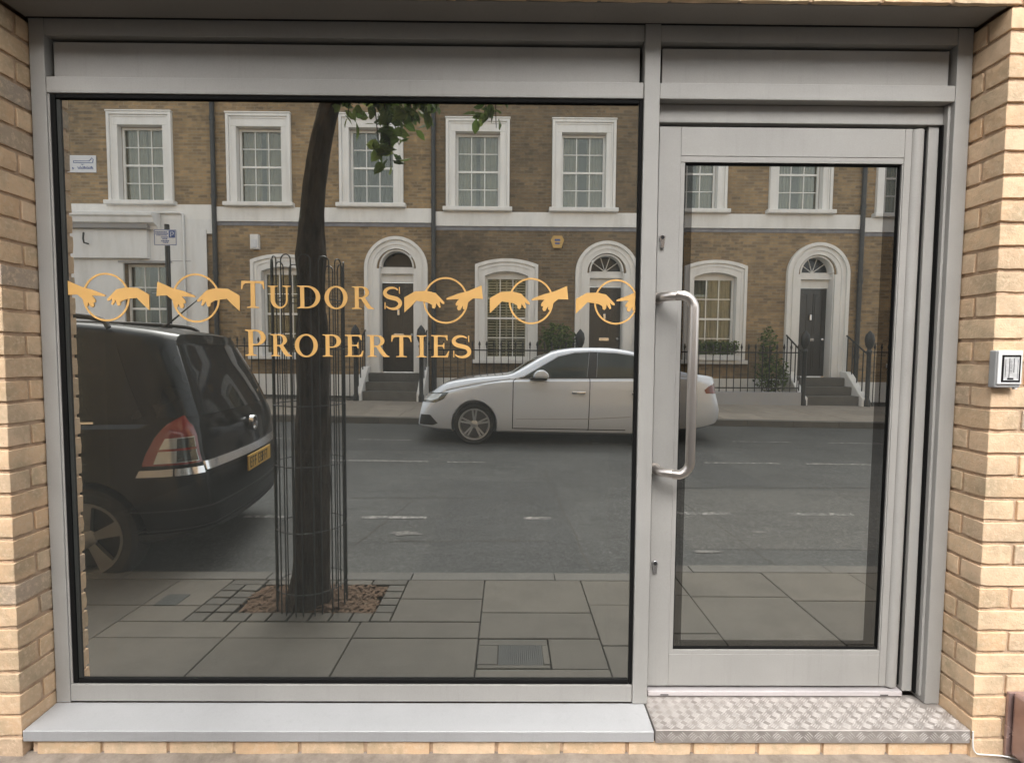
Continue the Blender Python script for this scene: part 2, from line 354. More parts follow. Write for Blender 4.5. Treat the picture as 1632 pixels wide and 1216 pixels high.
# thin joints between surfacing runs
for x0, D0, x1, D1 in [(.62, 1.45, .45, 4.6), (-1.2, 2.2, -.95, 3.3), (-.95, 2.25, .35, 2.28), (-1.6, 3.35, .4, 3.4), (2.0, 1.5, 1.5, 4.7), (1.2, 3.6, 5, 3.7)]:
    d = Vector((x1 - x0, D1 - D0)).normalized() * .006; n = 10; mb = MB()
    for k in range(n):
        a0, a1 = k / n, (k + 1) / n; j0 = .01 * math.sin(k * 2.1 + x0); j1 = .01 * math.sin((k + 1) * 2.1 + x0)
        P = [(lerp(x0, x1, a) + j - s * d.y, lerp(D0, D1, a) + j + s * d.x) for a, j, s in ((a0, j0, -1), (a1, j1, -1), (a1, j1, 1), (a0, j0, 1))]
        mb.add([(x, -D, zroad(x, D) + .0035) for x, D in P], [(0, 1, 2, 3)])
    mb.build('surface_joint', 'joint_dirt', road)

pav = structure(box('pavement', 'joint_dirt', None, -60, 60, -KERB + .01, .3, -.6, -.045), 'sandstone slab pavement outside the shop')
def slab(x0, x1, D0, D1, mat='york_slab', parent=pav, zf=lambda x, D: zp(D), name='slab', gap=.0028, th=.05, lift=0):
    x0 += gap; x1 -= gap; D0 += gap; D1 -= gap; j = (RND.random() - .5) * .003 + lift
    mb = MB(); c = [(x0, D0), (x1, D0), (x1, D1), (x0, D1)]
    mb.add([(x, -D, zf(x, D) - th + j) for x, D in c] + [(x, -D, zf(x, D) + j) for x, D in c], [(3, 2, 1, 0), (4, 5, 6, 7), (0, 1, 5, 4), (1, 2, 6, 5), (2, 3, 7, 6), (3, 0, 4, 7)])
    return mb.build(name, mat, parent, .003, 1)
cols = [-4.48, -3.87, -3.25, -2.63, -2.02, -1.38, -.76, -.138, .457, 1.06, 1.633, 2.195, 2.8, 3.4, 4.0, 4.6]
rows = {-2.02: [.61, .945], -1.38: [.61], -.76: [.61, 1.03], -.138: [.61, .873], .457: [.545, .965], 1.06: [.95], 1.633: [.45, .9], -2.63: [.4, .95], -3.25: [.62, .95], 2.195: [.7], 2.8: [.4, .9]}
PIT_X, PIT_D = (-1.69, -.61), (.77, 1.29)
for i in range(len(cols) - 1):
    a, b = cols[i], cols[i + 1]; ds = [.0] + rows.get(a, [.5, .95] if i % 2 else [.75]) + [1.29]
    for D0, D1 in zip(ds, ds[1:]):
        if b <= PIT_X[0] or a >= PIT_X[1] or D1 <= PIT_D[0]:
            if a == -.138 and D0 < .3: slab(a, b, 0, .356); slab(.2, b, .356, .61); continue
            slab(a, b, D0, D1); continue
        # cut round the tree pit
        if D0 < PIT_D[0]: slab(a, b, D0, PIT_D[0])
        d0 = max(D0, PIT_D[0])
        if a < PIT_X[0]: slab(a, PIT_X[0], d0, D1)
        if b > PIT_X[1]: slab(PIT_X[1], b, d0, D1)
x = -6.0
while x < 6:
    w = .9; slab(x, x + w, 1.29, KERB, 'kerb_stone', pav, name='kerb_stone', th=.2); x += w
# setts round the pit
sx0, sx1, sd0, sd1 = PIT_X[0], PIT_X[1], PIT_D[0], PIT_D[1]
n = 10; w = (sx1 - sx0) / n
for i in range(n):
    slab(sx0 + i * w, sx0 + (i + 1) * w, sd0, sd0 + .1, 'sett_stone', name='sett', gap=.005)
    if i % 2: slab(sx0 + (i - 1) * w, sx0 + (i + 1) * w, sd1 - .075, sd1, 'sett_stone', name='sett', gap=.005)
for k in range(4):
    d0 = sd0 + .1 + k * .087
    for q in range(2): slab(sx0 + q * w, sx0 + (q + 1) * w, d0, d0 + .087, 'sett_stone', name='sett', gap=.005)
    slab(sx1 - w, sx1, d0, d0 + .087, 'sett_stone', name='sett', gap=.005)
mb = MB(); rr = random.Random(3)
mb.box(sx0 + 2 * w, sx1 - w, -(sd1 - .08), -(sd0 + .1), -.2, -.045)
for k in range(1500):
    px = rr.uniform(sx0 + 2 * w + .01, sx1 - w - .01); D = rr.uniform(sd0 + .11, sd1 - .09); a = rr.uniform(0, 6.28); L = rr.uniform(.012, .03); W = rr.uniform(.003, .008)
    z = -.045 + rr.uniform(0, .022) + .02 * math.exp(-((px + 1.12) ** 2 + (D - 1.0) ** 2) / .03); dx, dy = math.cos(a), math.sin(a); tz = rr.uniform(-.012, .012)
    mb.add([(px - dx * L - dy * W, -D - dy * L + dx * W, z), (px + dx * L - dy * W, -D + dy * L + dx * W, z + tz), (px + dx * L + dy * W, -D + dy * L - dx * W, z + tz), (px - dx * L + dy * W, -D - dy * L - dx * W, z + .003)], [(0, 1, 2, 3)])
tag(mb.build('bark_mulch', 'mulch'), 'brown bark mulch filling the tree pit', 'mulch', kind='stuff')
# covers in the paving
t_ = empty('drain_cover', (.03, -.48, 0)); tag(t_, 'square drain grate in a stone frame near the window', 'drain cover')
def atp(o, p): o.parent = p; o.location = -p.location; return o
slab(-.135, .197, .358, .39, 'sett_stone', None, name='frame', lift=.001); fr = COL.objects[-1]; atp(fr, t_)
for a in ((-.135, .197, .55, .606), (-.135, -.04, .39, .55), (.166, .197, .39, .55)):
    slab(*a, 'sett_stone', None, name='frame', gap=.001); atp(COL.objects[-1], t_)
mb = MB()
for k in range(22): mb.box(-.038 + k * .0094, -.0325 + k * .0094, -.549, -.391, zp(.47) - .03, zp(.47) - .001)
for k in range(17): mb.box(-.038, .164, -.549 + k * .0096, -.544 + k * .0096, zp(.47) - .03, zp(.47) - .003)
atp(mb.build('grate', 'grate_iron'), t_); atp(box('sump', 'dark_gap', None, -.04, .166, -.55, -.39, zp(.47) - .045, zp(.47) - .031), t_)
t_ = empty('stopcock_cover', (-1.9, -1.0, 0)); tag(t_, 'small dark metal service cover set in a slab beside the tree pit', 'service cover')
atp(box('lid', 'grate_iron', None, -1.955, -1.83, -1.075, -.945, zp(1) - .02, zp(1) + .003, .002), t_)

# ================================================================ NEAR: brickwork of the shop
def brick_meshes(L, Wd, H, count, seed):
    out = []
    for k in range(count):
        nx, ny, nz = max(2, round(L / .036)), max(2, round(Wd / .036)), 2; idx = {}; bm = bmesh.new()
        def P(i, j, q):
            if (i, j, q) in idx: return idx[i, j, q]
            e = .0045; f = lambda t, n, S: lerp(-S / 2, S / 2, t / n) if 0 < t < n else (-S / 2 if t == 0 else S / 2)
            p = Vector((f(i, nx, L), f(j, ny, Wd), f(q, nz, H)))
            on = sum((i in (0, nx), j in (0, ny), q in (0, nz)))
            if on >= 2:      # worn arrises
                for ax, (t, n) in enumerate(((i, nx), (j, ny), (q, nz))):
                    if t in (0, n): p[ax] -= math.copysign(.0011 * on * (.2 + 1.3 * abs(noise.noise(p * 45 + Vector((seed + k * 7, 3, 1))))), p[ax])
            nv = noise.noise_vector(p * 38 + Vector((seed * 1.7 + k * 13.1, 5, 9))); p += Vector((nv.x * .0013, nv.y * .0013, nv.z * .0013))
            idx[i, j, q] = bm.verts.new(p); return idx[i, j, q]
        for i in range(nx):
            for j in range(ny):
                for q in (0, nz): bm.faces.new([P(i, j, q), P(i + 1, j, q), P(i + 1, j + 1, q), P(i, j + 1, q)])
        for i in range(nx):
            for q in range(nz):
                for j in (0, ny): bm.faces.new([P(i, j, q), P(i + 1, j, q), P(i + 1, j, q + 1), P(i, j, q + 1)])
        for j in range(ny):
            for q in range(nz):
                for i in (0, nx): bm.faces.new([P(i, j, q), P(i, j + 1, q), P(i, j + 1, q + 1), P(i, j, q + 1)])
        bmesh.ops.recalc_face_normals(bm, faces=bm.faces); bmesh.ops.bevel(bm, geom=[e for e in bm.edges if e.calc_face_angle(0) > .9], offset=.0013, segments=1, affect='EDGES', clamp_overlap=True)
        me = bpy.data.meshes.new('brick'); bm.to_mesh(me); bm.free(); me.materials.append(MATS['near_brick']); me.shade_smooth(); me.set_sharp_from_angle(angle=R(22)); out.append(me)
    return out
BL, BW, BH, JT, CRS = .215, .1025, .0655, .0095, .0756
STR = brick_meshes(BL, BW, BH, 8, 10); HDR = brick_meshes(BW, BW, BH, 8, 40); RET = brick_meshes(BW, BL, BH, 8, 70)
YF = -.13          # outer brick face
def put_brick(kind, cx, cy, cz, parent):
    me = RND.choice({'s': STR, 'h': HDR, 'r': RET}[kind])
    o = mk('brick', me, None, parent, (cx, cy + RND.uniform(-.0015, .0015), cz + RND.uniform(-.001, .001)))
    o.rotation_euler = (RND.choice((0, math.pi)), 0, RND.uniform(-.006, .006)); return o
def pier(side, label):
    """side -1: left of the opening, +1: right"""
    xj = -1.637 if side < 0 else 1.594
    root = empty('brick_pier', (0, 0, 0)); tag(root, label, 'brick wall', kind='thing')
    nc = 33
    for c in range(nc):
        z = .004 + c * CRS + BH / 2
        if c % 2 == 0:   # stretcher on the face, header on the reveal, second brick behind
            x = xj + side * BL / 2
            cut = RND.uniform(.70, .82)
            for k in range(3 if side < 0 else 4):
                o = put_brick('s', x + side * k * (BL + JT), YF + BW / 2, z, root)
                if k == 0: o.scale.y = cut; o.location.y = YF + BW * cut / 2
            put_brick('h', xj + side * BW / 2, YF + BW * cut + JT + BW / 2, z, root)
        else:            # header on the face, stretcher along the reveal
            put_brick('r', xj + side * BW / 2, YF + BL / 2, z, root)
            x = xj + side * (BW + JT + BL / 2)
            for k in range(3): put_brick('s', x + side * k * (BL + JT), YF + BW / 2, z, root)
    xe = xj + side * 1.2
    a, b = sorted((xj + side * .008, xe))
    box('mortar', 'mortar', root, a, b, YF + .008, .3, -.3, nc * CRS)
    return root
pier(-1, 'yellow brick wall jamb beside the display window, under the soffit')
pier(1, 'yellow brick wall jamb carrying the entry keypad beside the door')
# lintel courses over the opening
lt = empty('brick_lintel', (0, 0, 0)); tag(lt, 'yellow brick course along the top above the grey soffit', 'brick wall', kind='thing')
ZL = 33 * CRS + .004
for c in range(3):
    x = -2.75 + (c % 2) * .11
    while x < 2.8:
        o = put_brick('s', x, YF + BW / 2, ZL + c * CRS + BH / 2 - .0, lt); x += BL + JT
        if c == 0: o.scale.y = .16; o.location.y = YF + BW * .08
box('mortar', 'mortar', lt, -2.83, 2.79, YF + .008, -.114, ZL + .004, ZL + 3 * CRS); box('mortar', 'mortar', lt, -2.83, 2.79, -.1135, .3, ZL + .03, ZL + 3 * CRS)
# rest of the shop building: plain upper wall and neighbours, brick by material (never nearer than the frame)
sb = empty('shop_building', (0, 0, 0)); tag(sb, 'upper storey of the yellow brick shop building', 'building')
box('wall', 'shop_brick', sb, -14, 14, YF + .002, .3, ZL + 3 * CRS, 6.4)
box('wall', 'shop_brick', sb, -14, -2.838, YF + .002, .3, -.3, ZL + 3 * CRS - .002)
box('wall', 'shop_brick', sb, 2.795, 14, YF + .002, .3, -.3, ZL + 3 * CRS - .002)
for wx in (-9, -5.5, -1.5, 1.8, 5.5, 9):
    box('window', 'sash_paint', sb, wx - .55, wx + .55, YF - .01, YF + .05, 3.9, 5.5); box('pane', 'car_glass_dark', sb, wx - .47, wx + .47, YF - .016, YF - .0105, 3.98, 5.42)
box('coping', 'grey_render', sb, -14, 14, YF - .05, .35, 6.4, 6.5)
# plinth bricks below sill and step
pl = empty('brick_plinth', (0, 0, 0)); tag(pl, 'low brick course under the sill and the metal step', 'brick wall', kind='thing')
x = -1.60
while x < 1.56:
    o = put_brick('s', x + BL / 2, -.118 + BW / 2, .024, pl); x += BL + JT
box('mortar', 'mortar', pl, -1.62, 1.585, -.108, .2, -.3, .055)

mb = MB(); n = 90; rr = random.Random(21); ed = [.20 + .02 * noise.noise(Vector((k * .35, 2, 0))) + rr.uniform(-.004, .004) for k in range(n + 1)]
for k in range(n):
    xa, xb = lerp(-2.8, 2.75, k / n), lerp(-2.8, 2.75, (k + 1) / n); za, zb_ = .010 + .004 * noise.noise(Vector((k * .5, 7, 0))), .010 + .004 * noise.noise(Vector(((k + 1) * .5, 7, 0)))
    mb.add([(xa, -.105, za), (xb, -.105, zb_), (xb, -ed[k + 1] * .8, zb_ - .003), (xa, -ed[k] * .8, za - .003), (xb, -ed[k + 1], -.012), (xa, -ed[k], -.012)], [(0, 1, 2, 3), (3, 2, 4, 5)])
mb.build('mortar_haunch', 'mortar_pale', pl)
# ================================================================ NEAR: shopfront frame
sf = empty('glazed_shopfront', (0, 0, 0)); tag(sf, 'grey aluminium shopfront frame with wide mirrored window and gold lettering', 'shopfront', kind='thing')
FB, FT = .107, 2.503; BV = .0022
box('stile', 'frame_grey', sf, -1.633, -1.582, 0, .11, FB, FT, BV)
box('stile', 'frame_grey', sf, 1.537, 1.590, 0, .11, FB, FT, BV)
box('mullion', 'frame_grey', sf, .460, .514, -.004, .11, FB + .001, FT, BV)
for a, b in ((-1.581, .459), (.515, 1.536)):
    box('top_rail', 'frame_grey', sf, a, b, .001, .11, 2.448, FT, BV)
    box('transom', 'frame_grey', sf, a, b, .001, .11, 2.258, 2.312, BV)
    box('fascia_panel', 'panel_grey', sf, a + .012, b - .010, .022, .03, 2.313, 2.437, .001)
    box('panel_gap_shade', 'dark_gap', sf, a, b, .05, .06, 2.312, 2.448)  # black board stands in for the shadow in gaps round the panel
box('bottom_rail', 'frame_grey', sf, -1.581, .459, .001, .11, FB + .004, .174, BV)
box('glazing_bead', 'frame_grey', sf, -1.5815, -1.574, .004, .013, .175, 2.257, .001)
box('gasket', 'rubber', sf, -1.574, -1.556, .0045, .0135, .176, 2.256, .003)
box('gasket', 'rubber', sf, .447, .459, .0045, .0135, .176, 2.256, .003)
box('gasket', 'rubber', sf, -1.555, .446, .0045, .0135, 2.242, 2.256, .003)
box('gasket', 'rubber', sf, -1.555, .446, .0045, .0135, .176, .192, .003)
GY = .014
box('pane', 'shop_glass', sf, -1.58, .459, GY, GY + .008, .176, 2.256)
box('pane_edge', 'jamb_mask_grey', sf, -1.556, -1.543, GY - .004, GY - .0005, .193, 2.241)  # dark strip added to cover the jamb bricks reflected in the pane
# door surround, set back
box('door_header', 'frame_grey', sf, .515, 1.5365, .036, .11, 2.195, 2.257, BV)
box('door_jamb', 'frame_grey', sf, 1.486, 1.5365, .045, .12, FB + .018, 2.194, BV)
box('jamb_bead', 'frame_grey', sf, 1.527, 1.5367, .016, .0445, FB + .02, 2.256, .001)
box('jamb_gasket', 'rubber', sf, 1.5215, 1.5268, .030, .0448, FB + .02, 2.192)
box('door_jamb', 'frame_grey', sf, .515, .528, .06, .12, FB + .018, 2.194, .001)
# soffit above the frame
so = empty('soffit_panel', (0, 0, 0)); tag(so, 'dark grey metal soffit over the recessed shopfront', 'soffit', kind='thing')
box('panel', 'soffit_grey', so, -1.636, 1.593, -.1132, -.006, 2.5035, 2.512)
box('panel', 'soffit_grey', so, -1.636, 1.593, -.0045, .12, 2.5105, 2.516)
box('shadow_gap', 'dark_gap', so, -1.636, 1.593, -.0035, .10, 2.504, 2.510)
box('drip_trim', 'soffit_grey', so, -1.636, 1.593, -.1125, -.098, 2.4985, 2.503, .001)

# ---- gold lettering
def ribbon(c, th):
    L = []; Rr = []
    for i, p in enumerate(c):
        a = Vector(c[max(i - 1, 0)]); b = Vector(c[min(i + 1, len(c) - 1)]); d = (b - a).normalized(); nrm = Vector((-d.y, d.x)); h = th[i] / 2
        L.append((p[0] + nrm.x * h, p[1] + nrm.y * h)); Rr.append((p[0] - nrm.x * h, p[1] - nrm.y * h))
    return L + Rr[::-1]
def stem(x0=.13, x1=.30, left=0, rightb=.43):
    return [(left, 1), (left, .965), (x0 - .02, .94), (x0, .90), (x0, .10), (x0 - .02, .06), (left, .035), (left, 0), (rightb, 0), (rightb, .035), (x1 + .02, .06), (x1, .10)]
def s_shape():
    c = arc(.47, .745, .30, .215, 35, 90, 5) + arc(.47, .745, .33, .215, 90, 250, 12)[1:] + arc(.50, .265, .33, .235, 65, -90, 12) + arc(.50, .265, .34, .235, -90, -150, 6)[1:]
    n = len(c); th = [lerp(.06, .19, math.sin(math.pi * i / (n - 1)) ** 1.5) for i in range(n)]
    body = ribbon(c, th)
    return body
GLY = {
 'T': (.90, [[(0, .70), (.02, 1), (.88, 1), (.90, .70), (.86, .70), (.81, .86), (.74, .91), (.535, .92), (.535, .10), (.56, .05), (.68, .035), (.68, 0), (.22, 0), (.22, .035), (.34, .05), (.365, .10), (.365, .92), (.16, .91), (.09, .86), (.04, .70)]]),
 'U': (.98, [[(0, 1), (0, .965), (.10, .94), (.125, .90), (.125, .38)] + arc(.49, .38, .365, .40, 180, 360, 18) + [(.855, .9), (.88, .94), (.98, .965), (.98, 1), (.64, 1), (.64, .965), (.75, .94), (.78, .90), (.78, .38)] + arc(.54, .38, .24, .315, 0, -180, 16) + [(.30, .90), (.32, .94), (.43, .965), (.43, 1)]]),
 'D': (.98, [[(0, 1), (0, .965), (.11, .94), (.13, .9), (.13, .1), (.11, .06), (0, .035), (0, 0), (.42, 0)] + arc(.42, .5, .56, .5, -90, 90, 22), [(.30, .065), (.30, .935)] + arc(.40, .5, .39, .435, 90, -90, 20)]),
 'O': (1.0, [arc(.5, .49, .5, .525, 0, 360, 36)[:-1], arc(.5, .49, .315, .455, 0, 360, 36)[:-1]]),
 'R': (.98, [stem() + [(.30, .45), (.40, .45), (.62, .10), (.70, .02), (.74, 0), (.98, 0), (.98, .035), (.90, .06), (.83, .12), (.585, .49)] + arc(.43, .735, .33, .265, -62, 90, 16), [(.30, .52), (.30, .94), (.41, .94)] + arc(.41, .73, .175, .21, 90, -90, 14)]),
 'P': (.80, [stem() + [(.30, .40), (.43, .40)] + arc(.43, .70, .37, .30, -90, 90, 18), [(.30, .46), (.30, .94), (.41, .94)] + arc(.41, .70, .20, .24, 90, -90, 14)]),
 'E': (.82, [[(0, 1), (0, .965), (.11, .94), (.13, .9), (.13, .1), (.11, .06), (0, .035), (0, 0), (.76, 0), (.82, .28), (.78, .28), (.70, .12), (.62, .065), (.30, .065), (.30, .49), (.48, .49), (.54, .47), (.57, .38), (.60, .38), (.60, .66), (.57, .66), (.54, .57), (.48, .55), (.30, .55), (.30, .935), (.58, .935), (.66, .89), (.71, .76), (.75, .76), (.74, 1)]]),
 'I': (.43, [stem() + [(.30, .90), (.32, .94), (.43, .965), (.43, 1)]]),
 'S': (.86, [s_shape()]),
}
# S with serif ticks, one outline
def letter(ch, x0, x1, z0, z1):
    w, loops = GLY[ch]
    if ch == 'S':
        w0 = .13; loops = [[((px - w0) / .72 * w, pz) for px, pz in loops[0]]]
    k = (x1 - x0) / w; h = (z1 - z0)
    me = contour_mesh('letter', [[(x0 + px * k, z0 + pz * h) for px, pz in lp] for lp in loops], .0006)
    me.transform(Matrix.Translation((0, GY - .0012, 0))); mk('letter', me, 'gold', sf)
    if ch == 'S':
        q = k * .05
        for (a, b, c, d) in ((x0 + .80 * k, .70, .99, 1), (x0 + .02 * k, .02, .32, -1)):
            me = MB().prism([(a - q * .5, z0 + h * b), (a + q * .5, z0 + h * b), (a + q * .5, z0 + h * c), (a - q * .5, z0 + h * c)], 'y', GY - .0022, GY - .0016)
            me.build('letter_serif', 'gold', sf)
for ch, a, b, z0, z1 in [('T', -.940, -.858, 1.535, 1.629), ('U', -.847, -.767, 1.535, 1.613), ('D', -.744, -.663, 1.535, 1.614), ('O', -.648, -.567, 1.535, 1.613), ('R', -.552, -.474, 1.534, 1.613), ('S', -.437, -.381, 1.533, 1.612),
                         ('P', -.929, -.857, 1.367, 1.459), ('R', -.840, -.766, 1.366, 1.444), ('O', -.755, -.674, 1.366, 1.444), ('P', -.657, -.592, 1.366, 1.444), ('E', -.578, -.513, 1.366, 1.443), ('R', -.500, -.421, 1.366, 1.443), ('T', -.415, -.343, 1.366, 1.443), ('I', -.325, -.290, 1.366, 1.443), ('E', -.274, -.210, 1.366, 1.444), ('S', -.195, -.137, 1.365, 1.444)]:
    letter(ch, a, b, z0, z1)
# emblem: a ring with two reaching hands (plain silhouettes), x,z in ring radii
DROOP = [(-1.84, -.55), (-1.84, .12), (-1.35, .40), (-.85, .42), (-.45, .33), (-.22, .10), (-.05, -.08), (-.06, -.16), (-.16, -.14), (-.27, -.04), (-.24, -.20), (-.21, -.30), (-.28, -.33), (-.36, -.22), (-.42, -.12), (-.44, -.28), (-.50, -.37), (-.60, -.34), (-.62, -.20), (-.80, -.10), (-1.0, -.06), (-1.2, -.04), (-1.3, -.02), (-1.55, -.28)]
POINT = [(1.60, .68), (1.66, .08), (1.22, .10), (1.02, -.06), (.90, -.30), (.82, -.40), (.76, -.36), (.77, -.22), (.72, -.30), (.66, -.42), (.56, -.44), (.50, -.34), (.55, -.22), (.46, -.24), (.44, -.14), (.52, -.02), (.60, .06), (.40, .06), (.04, .03), (.02, .08), (.08, .12), (.55, .30), (1.05, .44)]
def emblem(cx, cz, r, mirror, clip=None):
    me = contour_mesh('emblem_ring', [[(cx + r * x, cz + r * z) for x, z in arc(0, 0, 1, 1.03, 0, 360, 48)[:-1]], [(cx + r * x, cz + r * z) for x, z in arc(0, 0, .92, .95, 0, 360, 48)[:-1]]], .0005)
    me.transform(Matrix.Translation((0, GY - .001, 0))); o = mk('emblem_ring', me, 'gold', sf)
    for hp in (DROOP, POINT):
        pts = [(cx + (-x if mirror else x) * r, cz + z * r) for x, z in hp]
        if clip is not None: pts = [(min(max(x, clip[0]), clip[1]), z) for x, z in pts]
        me = contour_mesh('hand', [pts], .0005); me.transform(Matrix.Translation((0, GY - .0018, 0)))
        mk('hand', me, 'gold', o)
emblem(-1.412, 1.569, .082, True, (-1.546, .5)); emblem(-1.098, 1.568, .083, True); emblem(-.2225, 1.566, .079, False); emblem(.0785, 1.566, .079, False); emblem(.378, 1.565, .077, False, (-2, .446))

# ---- entrance door
DY = .05
dr = empty('entrance_door', (.53, DY, .13)); tag(dr, 'grey aluminium glazed door with long steel pull handle', 'door', kind='thing')
def dpart(o): o.parent = dr; o.matrix_parent_inverse = Matrix.Translation((-.53, -DY, -.13)); return o
def dbox(name, mat, *a, bevel=0): return dpart(box(name, mat, None, *a, bevel))
DZ0, DZ1 = .141, 2.183
dbox('stile', 'frame_grey', .529, .606, DY, DY + .05, DZ0, DZ1, bevel=.0012)
dbox('stile', 'frame_grey', 1.4015, 1.4255, DY, DY + .05, DZ0, DZ1, bevel=.0012)
dbox('top_rail', 'frame_grey', .6066, 1.401, DY + .0006, DY + .05, 2.083, DZ1, bevel=.0012)
dbox('bottom_rail', 'frame_grey', .6066, 1.401, DY + .0006, DY + .05, DZ0, .262, bevel=.0012)
dbox('glazing_bead', 'frame_grey', .6066, 1.401, DY + .002, DY + .03, 2.062, 2.0824, bevel=.001)
dbox('glazing_bead', 'frame_grey', .6066, 1.401, DY + .002, DY + .03, .2626, .278, bevel=.001)
dbox('glazing_bead', 'frame_grey', .6066, .622, DY + .002, DY + .03, .2786, 2.0614, bevel=.001)
dbox('glazing_bead', 'frame_grey', 1.3965, 1.401, DY + .002, DY + .03, .2786, 2.0614, bevel=.001)
for a in ((.6225, .6265, .279, 2.061), (1.392, 1.396, .279, 2.061), (.627, 1.3915, 2.056, 2.061), (.627, 1.3915, .279, .2835)):
    dbox('gasket', 'rubber', a[0], a[1], DY + .008, DY + .02, a[2], a[3])
PY = DY + .0145
pn = dbox('pane', 'shop_glass', .655, 1.345, PY, PY + .006, .31, 2.0555)
for a in ((.6268, .6548, .284, 2.0558), (1.3452, 1.3915, .284, 2.0558), (.655, 1.345, .284, .3098)):
    dbox('pane_edge', 'shop_glass_edge', a[0], a[1], PY, PY + .006, a[2], a[3])
dbox('spacer', 'inside_brown', .6268, .652, PY + .02, PY + .03, .284, 2.055); dbox('spacer', 'inside_brown', 1.352, 1.391, PY + .02, PY + .03, .284, 2.055)
mb = MB(); mb.tube([(1.452, DY + .022, DZ0 - .004), (1.452, DY + .022, DZ1)], .0262, 20); dpart(mb.build('hinge_stile', 'frame_grey', None, .001, 1, True))
dbox('gap_seal', 'rubber', 1.4785, 1.4845, DY + .01, DY + .05, DZ0, DZ1)
# pull handle: cranked tube
def handle_path(zt, zb):
    hx, hx2, yo = .538, .627, -.062; r = .045; P = [(hx, DY, zt), (hx, DY - .03, zt)]
    for k in range(1, 7): a = R(15 * k); P.append((hx + .05 * (1 - math.cos(a)), DY - .03 - .05 * math.sin(a), zt - .0))
    P += [(hx2 - r, yo + .012, zt)]
    for k in range(1, 7): a = R(15 * k); P.append((hx2 - r + r * math.sin(a), lerp(yo + .012, yo, k / 6), zt - r * (1 - math.cos(a))))
    Q = [(x, y, zt + zb - z) for x, y, z in P][::-1]; return P + Q
mb = MB(); mb.tube(handle_path(1.583, .965), .0162, 20); dpart(mb.build('pull_handle', 'steel', None, 0, 2, True))
mb = MB(); mb.lathe([(.0, DY - .0015), (.021, DY - .0015), (.021, DY - .0002), (.0, DY - .0002)], 'y', (.538, 0, 1.583), 24); mb.lathe([(.0, DY - .0015), (.021, DY - .0015), (.021, DY - .0002), (.0, DY - .0002)], 'y', (.538, 0, .965), 24)
dpart(mb.build('handle_rose', 'steel', None))
for z in (1.783, .6):
    mb = MB(); prof = arc(.545, z + .012, .0105, .0105, -35, 215, 14) + [(.5385, z - .024), (.5515, z - .024)]
    mb.prism(prof, 'y', DY - .010, DY - .0002); o = dpart(mb.build('lock_cylinder', 'chrome', None, .001, 1))
    mb = MB(); mb.prism(arc(.545, z + .013, .0062, .0062, 0, 360, 14)[:-1], 'y', DY - .0112, DY - .0102); dpart(mb.build('keyhole', 'dark_gap', None))
dbox('threshold', 'threshold', .5285, 1.4835, DY - .012, DY + .06, .1085, .128, bevel=.003)
dbox('drain_slot', 'dark_gap', .575, .605, DY - .0126, DY - .0121, .1125, .116); dbox('drain_slot', 'dark_gap', 1.40, 1.43, DY - .0126, DY - .0121, .1125, .116)
dr.rotation_euler.x = R(.22)

# ---- sill and step
sl = MB(); sl.prism([(-.1305, .0605), (.004, .0605), (.004, .1055), (-.1305, .0985)], 'x', -1.6345, .5045)
tag(sl.build('window_sill', 'sill_grey', None, .003, 3), 'pale grey metal sill projecting below the display window', 'window sill', kind='thing')
st = empty('metal_step', (1.05, -.04, .08)); tag(st, 'chequer plate metal step in front of the door', 'step', kind='thing')
SX0, SX1, SY0, SZ = .509, 1.5915, -.1305, .1045
atp(box('tread', 'tread_metal', None, SX0, SX1, SY0, .055, .057, SZ, .004, 3), st)
mb = MB(); rr = random.Random(5); cell = .036
def lug(cx, cy, ang, L, W, top):
    ca, sa = math.cos(ang), math.sin(ang); q = [(-L, 0), (-L * .5, -W), (L * .5, -W), (L, 0), (L * .5, W), (-L * .5, W)]; h = .0008
    b0 = [(cx + x * ca - y * sa, cy + x * sa + y * ca) for x, y in q]; b1 = [(cx + .62 * (x * ca - y * sa), cy + .62 * (x * sa + y * ca)) for x, y in q]
    if top: vs = [(x, y, SZ - .0002) for x, y in b0] + [(x, y, SZ + h) for x, y in b1]
    else: vs = [(x, SY0 + .0002, y) for x, y in b0] + [(x, SY0 - h, y) for x, y in b1]
    mb.add(vs, [tuple(range(6, 12))] + [(i, (i + 1) % 6, 6 + (i + 1) % 6, 6 + i) for i in range(6)])
nx = int((SX1 - SX0) / cell)
for i in range(nx):
    for j in range(7):
        cx = SX0 + .02 + i * cell; cy = SY0 + .022 + j * cell * .74
        if cy > .045 or (cx > 1.53 and cy > -.01) or (cx < .52 and cy > -.01): continue
        s = 1 if (i + j) % 2 else -1
        for k in (-1.5, -.5, .5, 1.5):
            a = R(40 * s); lug(cx - math.sin(a) * k * .0068, cy + math.cos(a) * k * .0068, a, .0165, .0026, True)
    cx = SX0 + .02 + i * cell
    for z, s in ((.081, 1 if i % 2 else -1),):
        for k in (-1.5, -.5, .5, 1.5):
            a = R(45 * s); lug(cx - math.sin(a) * k * .0072, z + math.cos(a) * k * .0072, a, .0165, .0022, False)
o = atp(mb.build('tread_pattern', 'tread_lug'), st); o['kind'] = 'stuff'

